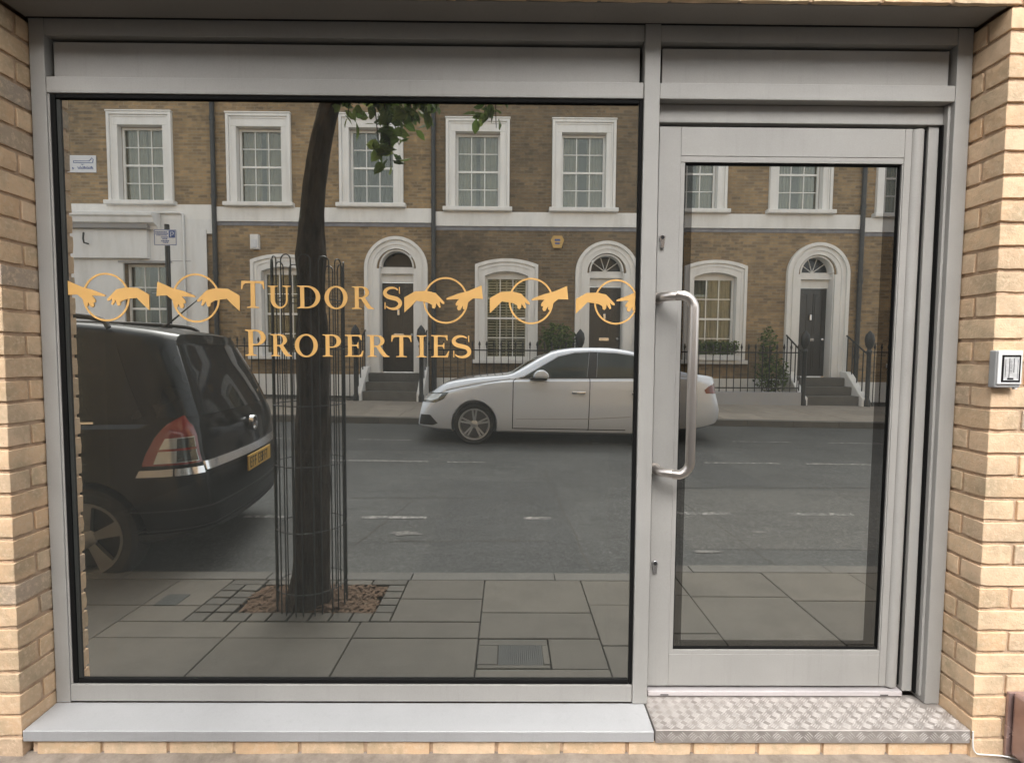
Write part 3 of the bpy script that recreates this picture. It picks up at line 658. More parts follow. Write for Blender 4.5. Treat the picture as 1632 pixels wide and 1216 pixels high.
# ---- entry keypad, box, cable
ic = empty('entry_keypad', (1.62, YF, 1.34)); tag(ic, 'small white entry keypad with dark screen on the brick wall', 'keypad', kind='thing')
atp(box('housing', 'intercom_grey', None, 1.5795, 1.6635, YF - .028, YF - .001, 1.280, 1.402, .005, 3), ic)
atp(box('cover', 'intercom_white', None, 1.582, 1.661, YF - .033, YF - .0275, 1.292, 1.401, .0024, 3), ic)
atp(box('screen', 'screen_black', None, 1.593, 1.6545, YF - .0345, YF - .0325, 1.299, 1.387, .001), ic)
atp(box('name_card', 'print_paper', None, 1.599, 1.648, YF - .0352, YF - .0346, 1.305, 1.380), ic)
mb = MB()
for x, z0, z1, w in ((1.603, 1.315, 1.372, .0012), (1.615, 1.314, 1.376, .002), (1.630, 1.330, 1.376, .002), (1.643, 1.31, 1.37, .001)): mb.box(x, x + w, YF - .0357, YF - .0353, z0, z1)
mb.box(1.611, 1.631, YF - .0357, YF - .0353, 1.307, 1.313)
for k in range(9): mb.box(1.619, 1.619 + .008 * RND.random() + .001, YF - .0357, YF - .0353, 1.33 + k * .0048, 1.3312 + k * .0048)
atp(mb.build('printed_marks', 'plate_ink', None), ic)
atp(box('button', 'intercom_white', None, 1.648, 1.656, YF - .026, YF - .014, 1.2755, 1.2798, .001), ic)
cb = empty('meter_box', (1.72, YF, .1)); tag(cb, 'shiny reddish brown metal box low on the wall at the right corner', 'box', kind='thing')
atp(box('body', 'copper_box', None, 1.712, 1.97, YF - .075, YF - .012, .03, .252, .014, 4), cb)
atp(box('flange', 'copper_box', None, 1.704, 1.98, YF - .012, YF - .001, .025, .245, .002), cb)
mb = MB(); cp = [(1.5945, YF - .004, .104), (1.595, YF - .0045, .07), (1.597, YF - .006, .045), (1.604, YF - .007, .032), (1.616, YF - .008, .026), (1.66, YF - .009, .024), (1.70, YF - .01, .021), (1.74, YF - .02, .017)]
def smooth_path(P, n=5):
    P = [Vector(p) for p in P]; out = []
    for i in range(len(P) - 1):
        a, b, c, d = P[max(i - 1, 0)], P[i], P[i + 1], P[min(i + 2, len(P) - 1)]
        for k in range(n):
            t = k / n; out.append(.5 * (2 * b + (c - a) * t + (2 * a - 5 * b + 4 * c - d) * t * t + (3 * b - a - 3 * c + d) * t ** 3))
    return out + [P[-1]]
mb.tube(smooth_path(cp), .0024, 8); tag(mb.build('cable', 'cable_white', None, 0, 2, True), 'thin white cable running from the step to the brown box', 'cable')

# ---- dim interior behind the glass
structure(box('interior_floor', 'inside_floor', None, -3.2, 3.2, .125, 5, .02, .1), 'pale floor inside the shop')
structure(box('interior_wall_back', 'inside_wall', None, -3.2, 3.2, 4.9, 5.0, .1, 3.0)); structure(box('interior_wall_left', 'inside_wall', None, -3.2, -3.1, .31, 4.9, .1, 3.0))
structure(box('interior_wall_right', 'inside_wall', None, 3.1, 3.2, .31, 4.9, .1, 3.0)); structure(box('interior_ceiling', 'inside_wall', None, -3.2, 3.2, .31, 5, 3.0, 3.1))
structure(box('interior_wall_above', 'inside_wall', None, -3.2, 3.2, .301, .309, 2.4, 3.0))
structure(box('interior_wall_pier', 'inside_wall', None, .40, .62, .125, .2, .1, 2.5)); 

# ================================================================ THE STREET (seen mirrored in the glass)
FD = 11.4
def zpf(x, D): return zfar(x) + .12 + (D - 8.05) * .035
fp = structure(sheet('far_pavement', 'joint_dirt', -60, 60, 8.06, FD + .2, lambda x, D: zpf(x, D) - .02, 60, 2), 'slab pavement on the far side of the road')
x = -16.0
while x < 16:
    slab(x, x + .9, 8.05, 8.2, 'kerb_stone', fp, zpf, 'kerb_stone', th=.22, gap=.003); x += .9
for j, (d0, d1) in enumerate(((8.2, 9.0), (9.0, 9.75), (9.75, 10.5))):
    x = -15.5 + .37 * j
    while x < 15.5:
        w = RND.choice((.75, .9, 1.05, 1.2)); slab(x, x + w, d0, d1, 'far_slab', fp, zpf, 'slab', gap=.005); x += w
for x in range(-16, 16, 2): slab(x, x + 2, 10.5, FD + .1, 'sett_stone', fp, zpf, 'slab', gap=.005)

# ---- shared window pieces (local: x across, y towards the street, z up from opening base)
def sash_set(parent, cx, z0, w, h, mat_c, seed, arch=0, blind=None):
    """two sliding sashes three panes wide in an opening w x h, front of wall at y=0 of parent"""
    fr = MB(); hw = w / 2; y0 = -.13
    fr.box(cx - hw, cx - hw + .055, y0 - .05, y0, z0, z0 + h + arch); fr.box(cx + hw - .055, cx + hw, y0 - .05, y0, z0, z0 + h + arch)
    fr.box(cx - hw + .055, cx + hw - .055, y0 - .05, y0, z0 + h - .06, z0 + h + arch); fr.box(cx - hw + .055, cx + hw - .055, y0 - .05, y0 + .002, z0, z0 + .075)
    wn_ = fr.build('window', 'sash_paint', parent)
    iw = hw - .055; mid = z0 + h * .5; gb = MB()
    gb.box(cx - iw, cx + iw, y0 - .045, y0 - .006, mid - .025, mid + .025)
    for zz0, zz1 in ((z0 + .075, mid - .025), (mid + .025, z0 + h - .06)):
        for k in (1, 2):
            xx = cx - iw + 2 * iw * k / 3; gb.box(xx - .011, xx + .011, y0 - .035, y0 - .012, zz0, zz1)
        zm = (zz0 + zz1) / 2
        for k in range(3): gb.box(cx - iw + 2 * iw * k / 3 + .011, cx - iw + 2 * iw * (k + 1) / 3 - .011, y0 - .035, y0 - .0125, zm - .011, zm + .011)
        for k in range(3):
            for q in range(2):
                a = cx - iw + 2 * iw * k / 3 + .006; b = cx - iw + 2 * iw * (k + 1) / 3 - .006; c = lerp(zz0, zz1, q / 2); d = lerp(zz0, zz1, (q + 1) / 2)
                key = (round(b - a, 3), round(d - c, 3))
                if key not in PANE: PANE[key] = MB().box(-(b - a) / 2, (b - a) / 2, -.002, .002, -(d - c) / 2, (d - c) / 2).mesh('pane')
                o = mk('pane', PANE[key], 'house_glass', wn_, ((a + b) / 2, y0 - .028, (c + d) / 2)); o.rotation_euler = (RND.uniform(-.006, .006), 0, RND.uniform(-.006, .006))
    gb.build('glazing_bars', 'sash_paint', wn_)
    # curtains: two pleated drops parted by a gap, or a blind
    rr = random.Random(seed)
    if blind:
        mb = MB()
        for k in range(int(h / .07)): mb.box(cx - iw, cx + iw, y0 - .13, y0 - .09, z0 + .07 + k * .07, z0 + .07 + k * .07 + .035)
        for k in range(5): mb.box(cx - iw + k * iw / 2 - .02, cx - iw + k * iw / 2 + .02, y0 - .088, y0 - .078, z0 + .05, z0 + h)
        mb.build('shutter', 'blind', wn_)
    else:
        gap = rr.choice((0, .1, .22)); mb = MB()
        for s in (-1, 1):
            n = 26; pts = []
            for k in range(n + 1):
                u = k / n; xx = cx + s * lerp(gap * .5, iw, u); pts.append((xx, y0 - .12 - .025 * math.sin(u * 26 + s) - .012 * math.sin(u * 61)))
            vs = [(a, b, z0 + .05) for a, b in pts] + [(a, b, z0 + h) for a, b in pts]
            mb.add(vs, [(k, k + 1, n + 2 + k, n + 1 + k) for k in range(n)])
        mb.build('curtain', mat_c, wn_)
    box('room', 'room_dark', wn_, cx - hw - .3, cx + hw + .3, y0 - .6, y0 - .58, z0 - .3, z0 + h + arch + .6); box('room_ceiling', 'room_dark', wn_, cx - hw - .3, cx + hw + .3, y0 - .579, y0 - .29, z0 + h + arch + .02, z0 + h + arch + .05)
    return wn_
PANE = {}
def arch_band(cx, zc, r0, r1, a0, a1, y0, y1, n=24, ry=1.0):
    o = arc(cx, zc, r1, r1 * ry, a0, a1, n); i = arc(cx, zc, r0, r0 * ry, a1, a0, n); return MB().prism(o + i, 'y', y0, y1)
def seg_arch(w, z_spring, rise, n=12):
    """points of a segmental arch from -w/2 to w/2"""
    rad = (w * w / 4 + rise * rise) / (2 * rise); c = z_spring + rise - rad; a = math.asin(w / 2 / rad)
    return [(rad * math.sin(lerp(-a, a, k / n)), c + rad * math.cos(lerp(-a, a, k / n))) for k in range(n + 1)]
def surround_rect(p, cx, z0, w, h, ow, oh):
    hw, ho = w / 2, ow / 2; mb = MB()
    for x0, x1 in ((-ho, -hw), (hw, ho)):
        mb.box(cx + x0, cx + x1, -.12, .045, z0, z0 + h)
        xo = x0 if x0 < 0 else x1; mb.box(cx + xo - .0, cx + xo - math.copysign(.07, xo), .046, .085, z0, z0 + oh)
        mb.box(cx + xo - math.copysign(.075, xo), cx + xo - math.copysign(.12, xo), .0465, .06, z0, z0 + oh - .08)
    mb.box(cx - ho, cx + ho, -.12, .045, z0 + h + .001, z0 + oh); mb.box(cx - ho + .071, cx + ho - .071, .046, .084, z0 + oh - .07, z0 + oh); mb.box(cx - ho + .125, cx + ho - .125, .0465, .06, z0 + oh - .12, z0 + oh - .075)
    mb.box(cx - ho - .015, cx + ho + .015, .0, .10, z0 + oh + .001, z0 + oh + .035)
    s = mb.build('window_surround', 'white_paint', p, .006, 1)
    MB().box(cx - ho - .07, cx + ho + .07, -.12, .17, z0 - .10, z0 - .001).build('window_sill', 'white_paint', p, .01, 1)
def house(x0, x1, base, label, uppers, gwin=None, door=None, brick='stock_brick', curtains=('curtain', 'curtain', 'curtain'), stuc=False, door_mat='door_black', seed=0, shut=False, wallz=9.4, fan=True, upz=0):
    root = empty('terraced_house', (0, -FD, base)); tag(root, label, 'house', 'terraced houses across the road')
    wall = MB().box(x0 + .003, x1 - .003, -.4, 0, -.6, wallz).mesh('wall'); cuts = MB()
    for u in uppers: cuts.box(u - .575, u + .575, -.5, .1, 5.10 + upz, 7.01 + upz)
    if gwin is not None and not stuc:
        cuts.prism([(gwin - .57, 1.28), (gwin + .57, 1.28)] + [(gwin + a, b) for a, b in seg_arch(1.14, 3.44, .12)][::-1], 'y', -.5, .1)
    if gwin is not None and stuc: cuts.box(gwin - .60, gwin + .60, -.5, .1, 1.28, 3.57)
    if door is not None: cuts.prism([(door - .45, .85)] + [(door + .45, .85)] + arc(door, 3.56, .45, .45, 0, 180, 20), 'y', -.5, .1)
    wall = boolean(wall, cuts.mesh('cut')); mk('wall', wall, brick, root)
    for k, u in enumerate(uppers):
        surround_rect(root, u, 5.12 + upz, 1.12, 1.87, 1.6, 2.18)
        sash_set(root, u, 5.121 + upz, 1.118, 1.865, curtains[k % len(curtains)], seed + k)
    # string course with a lead strip under it
    box('string_course', 'white_paint', root, x0 + .004, x1 - .004, .0005, .045, 4.66, 5.015); box('lead_strip', 'lead', root, x0 + .004, x1 - .004, .0005, .014, 4.56, 4.659)
    if gwin is not None and not stuc:
        mb = MB(); top_o = [(gwin + a, b) for a, b in seg_arch(1.6, 3.70, .15)]; top_i = [(gwin + a, b) for a, b in seg_arch(1.1, 3.42, .12)]
        mb.prism([(gwin - .8, 1.30)] + top_o + [(gwin + .8, 1.30), (gwin + .55, 1.30)] + top_i[::-1] + [(gwin - .55, 1.30)], 'y', -.12, .05)
        to2 = [(gwin + a, b) for a, b in seg_arch(1.6, 3.70, .15)]; ti2 = [(gwin + a, b - .0) for a, b in seg_arch(1.46, 3.63, .14)]
        mb.prism([(gwin - .8, 1.31)] + to2 + [(gwin + .8, 1.31), (gwin + .73, 1.31)] + ti2[::-1] + [(gwin - .73, 1.31)], 'y', .051, .09)
        ti3 = [(gwin + a, b) for a, b in seg_arch(1.4, 3.60, .135)]; ti4 = [(gwin + a, b) for a, b in seg_arch(1.3, 3.55, .13)]
        mb.prism([(gwin - .7, 1.31)] + ti3 + [(gwin + .7, 1.31), (gwin + .65, 1.31)] + ti4[::-1] + [(gwin - .65, 1.31)], 'y', .0515, .066)
        mb.build('window_surround', 'white_paint', root)
        MB().box(gwin - .87, gwin + .87, -.12, .16, 1.20, 1.299).build('window_sill', 'white_paint', root, .01, 1)
        sash_set(root, gwin, 1.301, 1.098, 2.12, curtains[-1], seed + 9, .115, shut)
    if stuc and gwin is not None: sash_set(root, gwin, 1.30, 1.16, 2.245, curtains[-1], seed + 9)
    if door is not None:
        mb = arch_band(door, 3.51, .5, .80, 0, 180, .0, .05); mb.build('door_surround', 'white_paint', root)
        sr = COL.objects[-1]
        arch_band(door, 3.51, .72, .80, 0, 180, .051, .10).build('archivolt', 'white_paint', root); arch_band(door, 3.51, .60, .65, 0, 180, .051, .07).build('archivolt', 'white_paint', root)
        for s in (-1, 1):
            box('pilaster', 'white_paint', root, door + s * .44, door + s * .80, .0, .051, .3, 3.509); box('pilaster_moulding', 'white_paint', root, door + s * .72, door + s * .80, .0515, .10, .3, 3.508)
            box('pilaster_moulding', 'white_paint', root, door + s * .60, door + s * .65, .0515, .07, .6, 3.508); box('reveal', 'white_paint', root, door + s * .44, door + s * .425, -.27, -.0005, .87, 3.55)
        mb = arch_band(door, 3.56, .40, .4399, 0, 180, -.27, -.001); mb.build('reveal', 'white_paint', root)
        mb = MB(); mb.box(door - .4245, door + .4245, -.24, -.16, 3.46, 3.58); mb.box(door - .4245, door + .4245, -.235, -.10, 3.40, 3.459); mb.box(door - .4245, door + .4245, -.245, -.20, 3.19, 3.399)
        mb.build('transom', 'white_paint', root, .004, 1)
        fb = MB().prism(arc(door, 3.581, .40, .40, 0, 180, 20), 'y', -.245, -.24); fb.build('fanlight_pane', 'car_glass_dark', root)
        if fan:
            mb = MB()
            for a in (36, 72, 108, 144): mb.tube([(door, -.235, 3.585), (door + .4 * math.cos(R(a)), -.235, 3.581 + .4 * math.sin(R(a)))], .012, 6)
            mb.build('fanlight_bars', 'sash_paint', root)
        dl = MB().box(door - .424, door + .424, -.30, -.25, .885, 3.189).build('door', door_mat, root, .004, 1)
        mb = MB()
        for s in (-1, 1):
            for z0_, z1_ in ((1.05, 1.75), (1.95, 3.05)):
                a, b = sorted((door + s * .07, door + s * .34))
                mb.box(a, b, -.2495, -.236, z0_, z0_ + .03); mb.box(a, b, -.2495, -.236, z1_ - .03, z1_); mb.box(a, a + .03, -.2495, -.2365, z0_ + .031, z1_ - .031); mb.box(b - .03, b, -.2495, -.2365, z0_ + .031, z1_ - .031); mb.box(a + .05, b - .05, -.2495, -.238, z0_ + .06, z1_ - .06)
        mb.build('door_panels', door_mat, dl)
        box('letter_plate', 'chrome', dl, door - .13, door + .13, -.2495, -.232, 1.80, 1.88, .004); box('knocker', 'chrome', dl, door - .03, door + .03, -.235, -.19, 2.35, 2.5, .01)
        MB().lathe([(0, -.249), (.03, -.249), (.035, -.2), (.02, -.185), (0, -.18)], 'y', (door + .34, 0, 1.85), 14).build('door_knob', 'chrome', dl)
        # steps and cheek walls
        gz = .235; n = 3; rise = (.87 - gz) / n
        for k in range(n): box('step', 'kerb_stone', root, door - .66, door + .66, .001 if k == 2 else .001, .28 * (n - k), gz - .2 if k == 0 else gz + rise * k + .001, gz + rise * (k + 1), .012)
        for s in (-1, 1):
            mb = MB(); mb.prism([(.002, gz - .2), (.95, gz - .2), (.95, gz + .18), (.84, gz + .25), (.30, gz + .78), (.002, gz + .80)], 'x', door + s * .665, door + s * .83); mb.build('cheek_wall', 'white_paint', root, .01, 1)
    if not stuc: box('basement_band', 'white_paint', root, x0 + .005, (door - .84) if door is not None else x1 - .005, .0005, .03, -.3, .82)
    box('parapet', 'white_paint', root, x0 + .004, x1 - .004, -.42, .10, wallz + .001, wallz + .25)
    return root
def pipe(x, base, D=FD, top=9.2, label=''):
    r_ = empty('downpipe', (x, -D + .07, base)); tag(r_, label, 'drainpipe', 'black drainpipes on the terrace')
    MB().tube([(0, 0, .2), (0, 0, top)], .055, 12).build('pipe', 'pipe_black', r_, 0, 2, True)
    for z in (1.4, 3.3, 5.2, 7.1): MB().tube([(0, 0, z), (0, 0, z + .09)], .068, 12).build('collar', 'pipe_black', r_)
B = lambda xc: zfar(xc) - .04
h0 = house(-13.2, -7.41, B(-8), 'corner house with white stucco ground floor and old cornice', [-9.23, -12.0], -9.16, None, 'stock_brick', ('curtain', 'curtain', 'curtain'), stuc=True, seed=1, upz=-.03)
house(-7.41, -1.91, B(-4.6), 'brick terraced house behind the street tree with black arched door', [-6.28, -3.47], -5.73, -2.86, 'stock_brick', ('curtain_warm', 'room_dark', 'curtain'), seed=11, fan=False)
house(-1.91, 3.50, B(.9), 'sooty brick terraced house behind the silver car with shuttered window', [-.80, 1.87], -.06, 2.49, 'stock_brick_dark', ('curtain', 'curtain', 'curtain'), seed=23, shut=True)
house(3.50, 9.0, B(6.2), 'brick terraced house with a planted window box beside its arched door', [4.72, 7.40], 5.30, 7.93, 'stock_brick', ('curtain', 'curtain_pale', 'curtain_pale'), seed=37)
house(9.0, 14.6, B(11.5), 'brick terraced house at the far end of the row reflected in the door', [10.13, 12.9], 10.7, 13.3, 'stock_brick', ('curtain', 'curtain', 'curtain'), seed=51)
house(-19, -13.2, B(-15), 'brick terraced house beyond the white corner house', [-17.5, -14.8], -17.2, -14.6, 'stock_brick', ('curtain', 'curtain', 'curtain'), seed=61)
# white stucco ground floor of the corner house
b0 = B(-8)
me = MB().box(-13.19, -7.79, .001, .05, -.4, 4.659).mesh('stucco_front'); me = boolean(me, MB().box(-9.74, -8.58, -.2, .3, 1.3, 3.55).mesh('c')); mk('stucco_front', me, 'stucco', h0)
box('stucco_pier', 'stucco', h0, -8.02, -7.62, .0505, .075, -.4, 4.40); box('stucco_pier', 'stucco', h0, -7.788, -7.43, .001, .05, 4.3, 4.659)
box('fascia', 'stucco', h0, -13.18, -9.05, .051, .16, 3.66, 4.36); mb = MB()
mb.prism([(.051, 4.37), (.17, 4.37), (.20, 4.44), (.34, 4.50), (.36, 4.62), (.40, 4.66), (.40, 4.72), (.051, 4.78)], 'x', -13.18, -8.76); mb.build('cornice', 'stucco', h0)
mb = MB(); mb.prism([(.16, 4.37), (.27, 4.38), (.30, 4.50), (.16, 4.48)], 'x', -13.17, -8.95); mb.build('cornice_moulding', 'grey_render', h0)
for z in (1.0, 1.9, 2.8, 3.6): box('rusticated_joint', 'grey_render', h0, -9.04, -7.80, .0502, .053, z, z + .018)
box('opening_lintel', 'grey_render', h0, -9.85, -8.5, .051, .075, 3.56, 3.61)
mb = MB(); mb.tube([(-13, .09, 4.80), (-8.25, .09, 4.80), (-8.18, .09, 4.76), (-8.18, .09, .3)], .03, 8); mb.build('service_pipe', 'stucco', h0, 0, 2, True)
mb = MB(); mb.tube([(-10.5, .17, 4.0), (-10.5, .30, 4.0), (-10.5, .32, 4.1), (-10.5, .30, 4.25)], .02, 8); mb.build('bracket', 'iron', h0)
pipe(-7.41, B(-6), label='black drainpipe between the white corner house and the brick terrace'); pipe(-1.91, B(0), label='black drainpipe between the two middle brick houses'); pipe(9.0, B(9), label='black drainpipe past the rightmost arched door')
for x in (-7.55, -7.2):
    pass
# wall fittings
def fix(name, label, cat, pieces, loc):
    r_ = empty(name, loc); tag(r_, label, cat)
    for nm, mb, mat in pieces: mb.build(nm, mat, r_)
fz = -FD
mb = MB(); ink = MB(); mb.box(-.39, .39, 0, .02, -.21, .21)
ink.box(-.17, .26, .0205, .0225, .02, .035); ink.box(-.17, .22, .0205, .0225, .065, .078); ink.box(-.17, -.155, .0205, .0225, .035, .065)
ink.tube([(.22, .022, .07), (.26, .022, .10), (.29, .022, .15), (.33, .022, .11), (.31, .022, .03), (.26, .022, .02)], .008, 5)
for k in range(13): ink.tube([(-.07 + k * .03, .022, -.07 - .02 * (k % 2)), (-.055 + k * .03, .022, -.10 + .02 * (k % 3)), (-.04 + k * .03, .022, -.13)], .0065, 5)
ink.tube([(-.2, .022, -.09), (-.16, .022, -.11), (-.19, .022, -.14), (-.2, .022, -.09)], .0065, 5); ink.tube([(.02, .022, .0), (.05, .022, -.03), (.08, .022, .0)], .006, 5)
fix('street_name_sign', 'white street name plate high on the corner house', 'sign', [('plate', mb, 'sign_white'), ('printed_marks', ink, 'sign_blue')], (-10.74, fz + .006, 6.05))
mb = MB(); mb.prism([(-.17, .05), (-.11, .15), (.11, .15), (.17, .05), (.10, -.15), (-.10, -.15)], 'y', 0, .08); ink = MB(); ink.box(-.07, .07, .0805, .083, .02, .07); ink.box(-.06, .06, .0805, .083, -.06, -.02)
fix('alarm_box', 'hexagonal yellow alarm box on the dark brick wall', 'alarm box', [('case', mb, 'alarm_yellow'), ('printed_marks', ink, 'sign_blue')], (1.22, fz + .004, 4.21))
mb = MB(); mb.box(-.1, .1, 0, .12, -.18, .18); m2 = MB(); m2.box(-.07, .07, .1205, .14, -.15, .05)
fix('flue_vent', 'small white boiler vent box above the arched window by the tree', 'vent', [('case', mb, 'white_paint'), ('grille', m2, 'sign_white')], (-6.40, fz + .004, 4.15))

# ---- railings, each run its own fence with bars
def bar_mesh(h, style):
    mb = MB(); mb.tube([(0, 0, 0), (0, 0, h - .16)], .011, 6)
    if style: mb.lathe([(.001, h - .17), (.018, h - .165), (.02, h - .15), (.012, h - .13), (.028, h - .09), (.022, h - .05), (.001, h)], 'z', (0, 0, 0), 8)
    else: mb.lathe([(.001, h - .17), (.012, h - .165), (.03, h - .10), (.001, h)], 'z', (0, 0, 0), 6)
    return mb.mesh('bar', smooth=True)
def railing(x0, x1, D, z0, h, label, style=1, plinth=0, turn=None):
    r_ = empty('railing', (x0, -D, z0)); tag(r_, label, 'railing', 'black iron railings in front of the houses'); L = x1 - x0
    me = bar_mesh(h - plinth, style); n = max(2, int(L / .165))
    for k in range(n + 1): mk('bar', me, 'iron', r_, (L * k / n, 0, plinth))
    box('rail', 'iron', r_, -.02, L + .02, -.018, .018, h - .24, h - .21); box('rail', 'iron', r_, -.02, L + .02, -.018, .018, plinth + .08, plinth + .11)
    if plinth: box('plinth', 'grey_render', r_, -.05, L + .05, -.12, .12, -.3, plinth, .01)
    return r_
railing(-7.3, -3.80, 10.5, B(-5) + .22, 1.52, 'iron railing in front of the white basement by the tree')
railing(-1.90, 1.55, 10.5, B(0) + .22, 1.52, 'iron railing behind the silver car bonnet')
railing(3.40, 7.02, 10.5, B(5.5) + .22, 1.50, 'iron railing on a low white wall below the window box', 0, .32)
railing(8.88, 12.4, 10.5, B(10) + .22, 1.58, 'iron railing past the steps of the house at the end', 0)
def newel(x, D, z, label):
    r_ = empty('iron_post', (x, -D, z)); tag(r_, label, 'iron post', 'cast iron posts beside the door steps')
    MB().lathe([(0, 0), (.07, 0), (.07, .15), (.05, .2), (.05, 1.3), (.07, 1.34), (.04, 1.4), (.09, 1.5), (.11, 1.62), (.09, 1.74), (.03, 1.82), (0, 1.85)], 'z', (0, 0, 0), 12).build('post', 'iron', r_, 0, 2, True)
    for k in range(4): MB().tube([(0, -.2 * (k + 1), .15 + .17 * k), (0, -.2 * (k + 1), 1.35 + .12 * k)], .014, 6).build('bar', 'iron', r_)
    MB().tube([(0, 0, 1.25), (0, -.85, 1.75)], .02, 6).build('handrail', 'iron', r_)
for dx, nm in ((-2.86, 'the black arched door behind the tree'), (2.49, 'the arched door above the silver car'), (7.93, 'the arched door reflected in the glazed door')):
    newel(dx - .78, 10.45, B(dx) + .22, 'iron step post, window side of ' + nm); newel(dx + .78, 10.45, B(dx) + .22, 'iron step post, pipe side of ' + nm)

# ---- parking sign
ps = empty('parking_sign', (-6.72, -8.45, zpf(-6.7, 8.45))); tag(ps, 'blue and white parking sign on a dark pole before the white house', 'parking sign')
MB().tube([(0, 0, 0), (0, 0, 3.66)], .045, 12).build('pole', 'iron', ps, 0, 2, True)
box('plate', 'sign_white', ps, -.225, .225, .05, .056, 3.24, 3.55, .002); mb = MB()
mb.box(-.215, .215, .0565, .0585, 3.535, 3.545); mb.box(-.215, .215, .0565, .0585, 3.25, 3.26); mb.box(-.215, -.205, .0565, .0585, 3.26, 3.535); mb.box(.205, .215, .0565, .0585, 3.26, 3.535); mb.box(.07, .19, .0565, .0588, 3.39, 3.53)
for z, a, b in ((3.50, -.19, .03), (3.47, -.19, .04), (3.44, -.17, .03), (3.40, -.08, .05), (3.37, -.06, .04), (3.33, -.08, .06), (3.30, -.05, .03)):
    x = a
    while x < b: w = RND.uniform(.012, .03); mb.box(x, x + w, .0565, .0585, z - .010, z + .010); x += w + .008
mb.build('printed_marks', 'sign_blue', ps)
mb = MB(); mb.tube(arc_p := [(.13 + .035 * math.cos(R(a)), .0595, 3.475 + .028 * math.sin(R(a))) for a in range(-90, 91, 20)], .008, 5); mb.tube([(.11, .0595, 3.41), (.11, .0595, 3.505)], .008, 5); mb.build('letter', 'sign_white', ps)

# ---- foliage
def leaf_cloud(pts, size, rr, droop=.4):
    vs = []; fs = []; tone = []
    for p in pts:
        L = size * rr.uniform(.65, 1.25); W = L * rr.uniform(.26, .36)
        d = Vector((rr.gauss(0, 1), rr.gauss(0, 1), rr.gauss(0, .6) - droop)).normalized(); a = d.cross(Vector((rr.gauss(0, 1), rr.gauss(0, 1), rr.gauss(0, 1)))).normalized(); nn = d.cross(a)
        p = Vector(p); k = len(vs); f = .25 * W
        vs += [p, p + d * L * .33 + a * W * .9 + nn * f, p + d * L * .68 + a * W * .75 + nn * f, p + d * L, p + d * L * .68 - a * W * .75 + nn * f, p + d * L * .33 - a * W * .9 + nn * f, p + d * L * .5]
        fs += [(k, k + 1, k + 6), (k + 1, k + 2, k + 6), (k + 2, k + 3, k + 6), (k + 3, k + 4, k + 6), (k + 4, k + 5, k + 6), (k + 5, k, k + 6)]; tone += [rr.random() ** 1.3] * 7
    me = bpy.data.meshes.new('foliage'); me.from_pydata([tuple(v) for v in vs], [], fs)
    at = me.attributes.new('tone', 'FLOAT', 'POINT'); at.data.foreach_set('value', tone); return me
def bush(name, label, c, r, n, size, seed, cat='shrub', pot=False):
    rr = random.Random(seed); pts = []
    while len(pts) < n:
        q = Vector((rr.uniform(-1, 1), rr.uniform(-1, 1), rr.uniform(-1, 1)))
        if .25 < q.length < 1 + .25 * noise.noise(q * 2.5 + Vector((seed, 0, 0))): pts.append((q.x * r[0], q.y * r[1], q.z * r[2]))
    o = empty(name, c); tag(o, label, cat); mk('foliage', leaf_cloud(pts, size, rr, 0), 'leaf', o)
    mb = MB()
    for k in range(5): a = k * 1.26; mb.tube([(0, 0, -r[2] - .25), (math.cos(a) * r[0] * .5, math.sin(a) * r[1] * .5, 0)], .012, 5)
    mb.build('stem', 'bark', o)
bush('shrub', 'rounded green shrub behind the silver car roof', (1.18, -10.75, 1.72), (.42, .35, .42), 900, .085, 3)
bush('shrub', 'dark shrub growing through the railing beside the arched door in the door glass', (6.55, -10.8, .80), (.42, .28, .48), 800, .075, 5)
bush('shrub', 'slim shrub standing taller against the wall beyond the window box', (6.55, -11.05, 1.5), (.22, .2, .5), 450, .075, 8)
wb = empty('window_box', (5.3, -FD + .10, B(6.2) + 1.30)); tag(wb, 'window box of clipped evergreen plants under the arched window', 'window box')
box('box', 'stucco', wb, -.58, .58, -.06, .14, 0, .14, .005); rr = random.Random(4)
mk('foliage', leaf_cloud([(rr.uniform(-.56, .56), rr.uniform(-.08, .18), .12 + .32 * rr.random() ** .7 * (1 + .15 * math.sin(rr.random() * 20))) for _ in range(1300)], .06, rr, -.2), 'leaf', wb)

# ---- street tree in its guard
TX, TD = -1.125, 1.0
tr = empty('street_tree', (TX, -TD, 0)); tag(tr, 'dark leaning street tree growing from a mulched pit', 'tree')
spine = [(.0, .0, -.1, .14), (.002, 0, .0, .126), (.016, 0, .12, .106), (.030, 0, .4, .094), (.040, 0, .9, .090), (.046, 0, 1.4, .087), (.046, .0, 1.60, .074), (.044, 0, 1.76, .072), (.044, 0, 1.90, .084), (.046, 0, 2.02, .072), (.056, 0, 2.15, .064), (.078, 0, 2.33, .060), (.104, .0, 2.48, .057), (.140, -.01, 2.65, .055), (.178, -.03, 2.85, .055), (.16, -.08, 3.3, .05), (.08, -.12, 4.0, .04), (.06, -.15, 5.2, .02)]
vs = []; fs = []; N = 56
sm = smooth_path([Vector((a, b, c)) for a, b, c, r in spine], 12); rads = []
for i in range(len(spine) - 1):
    for k in range(12): rads.append(lerp(spine[i][3], spine[i + 1][3], k / 12))
rads.append(spine[-1][3])
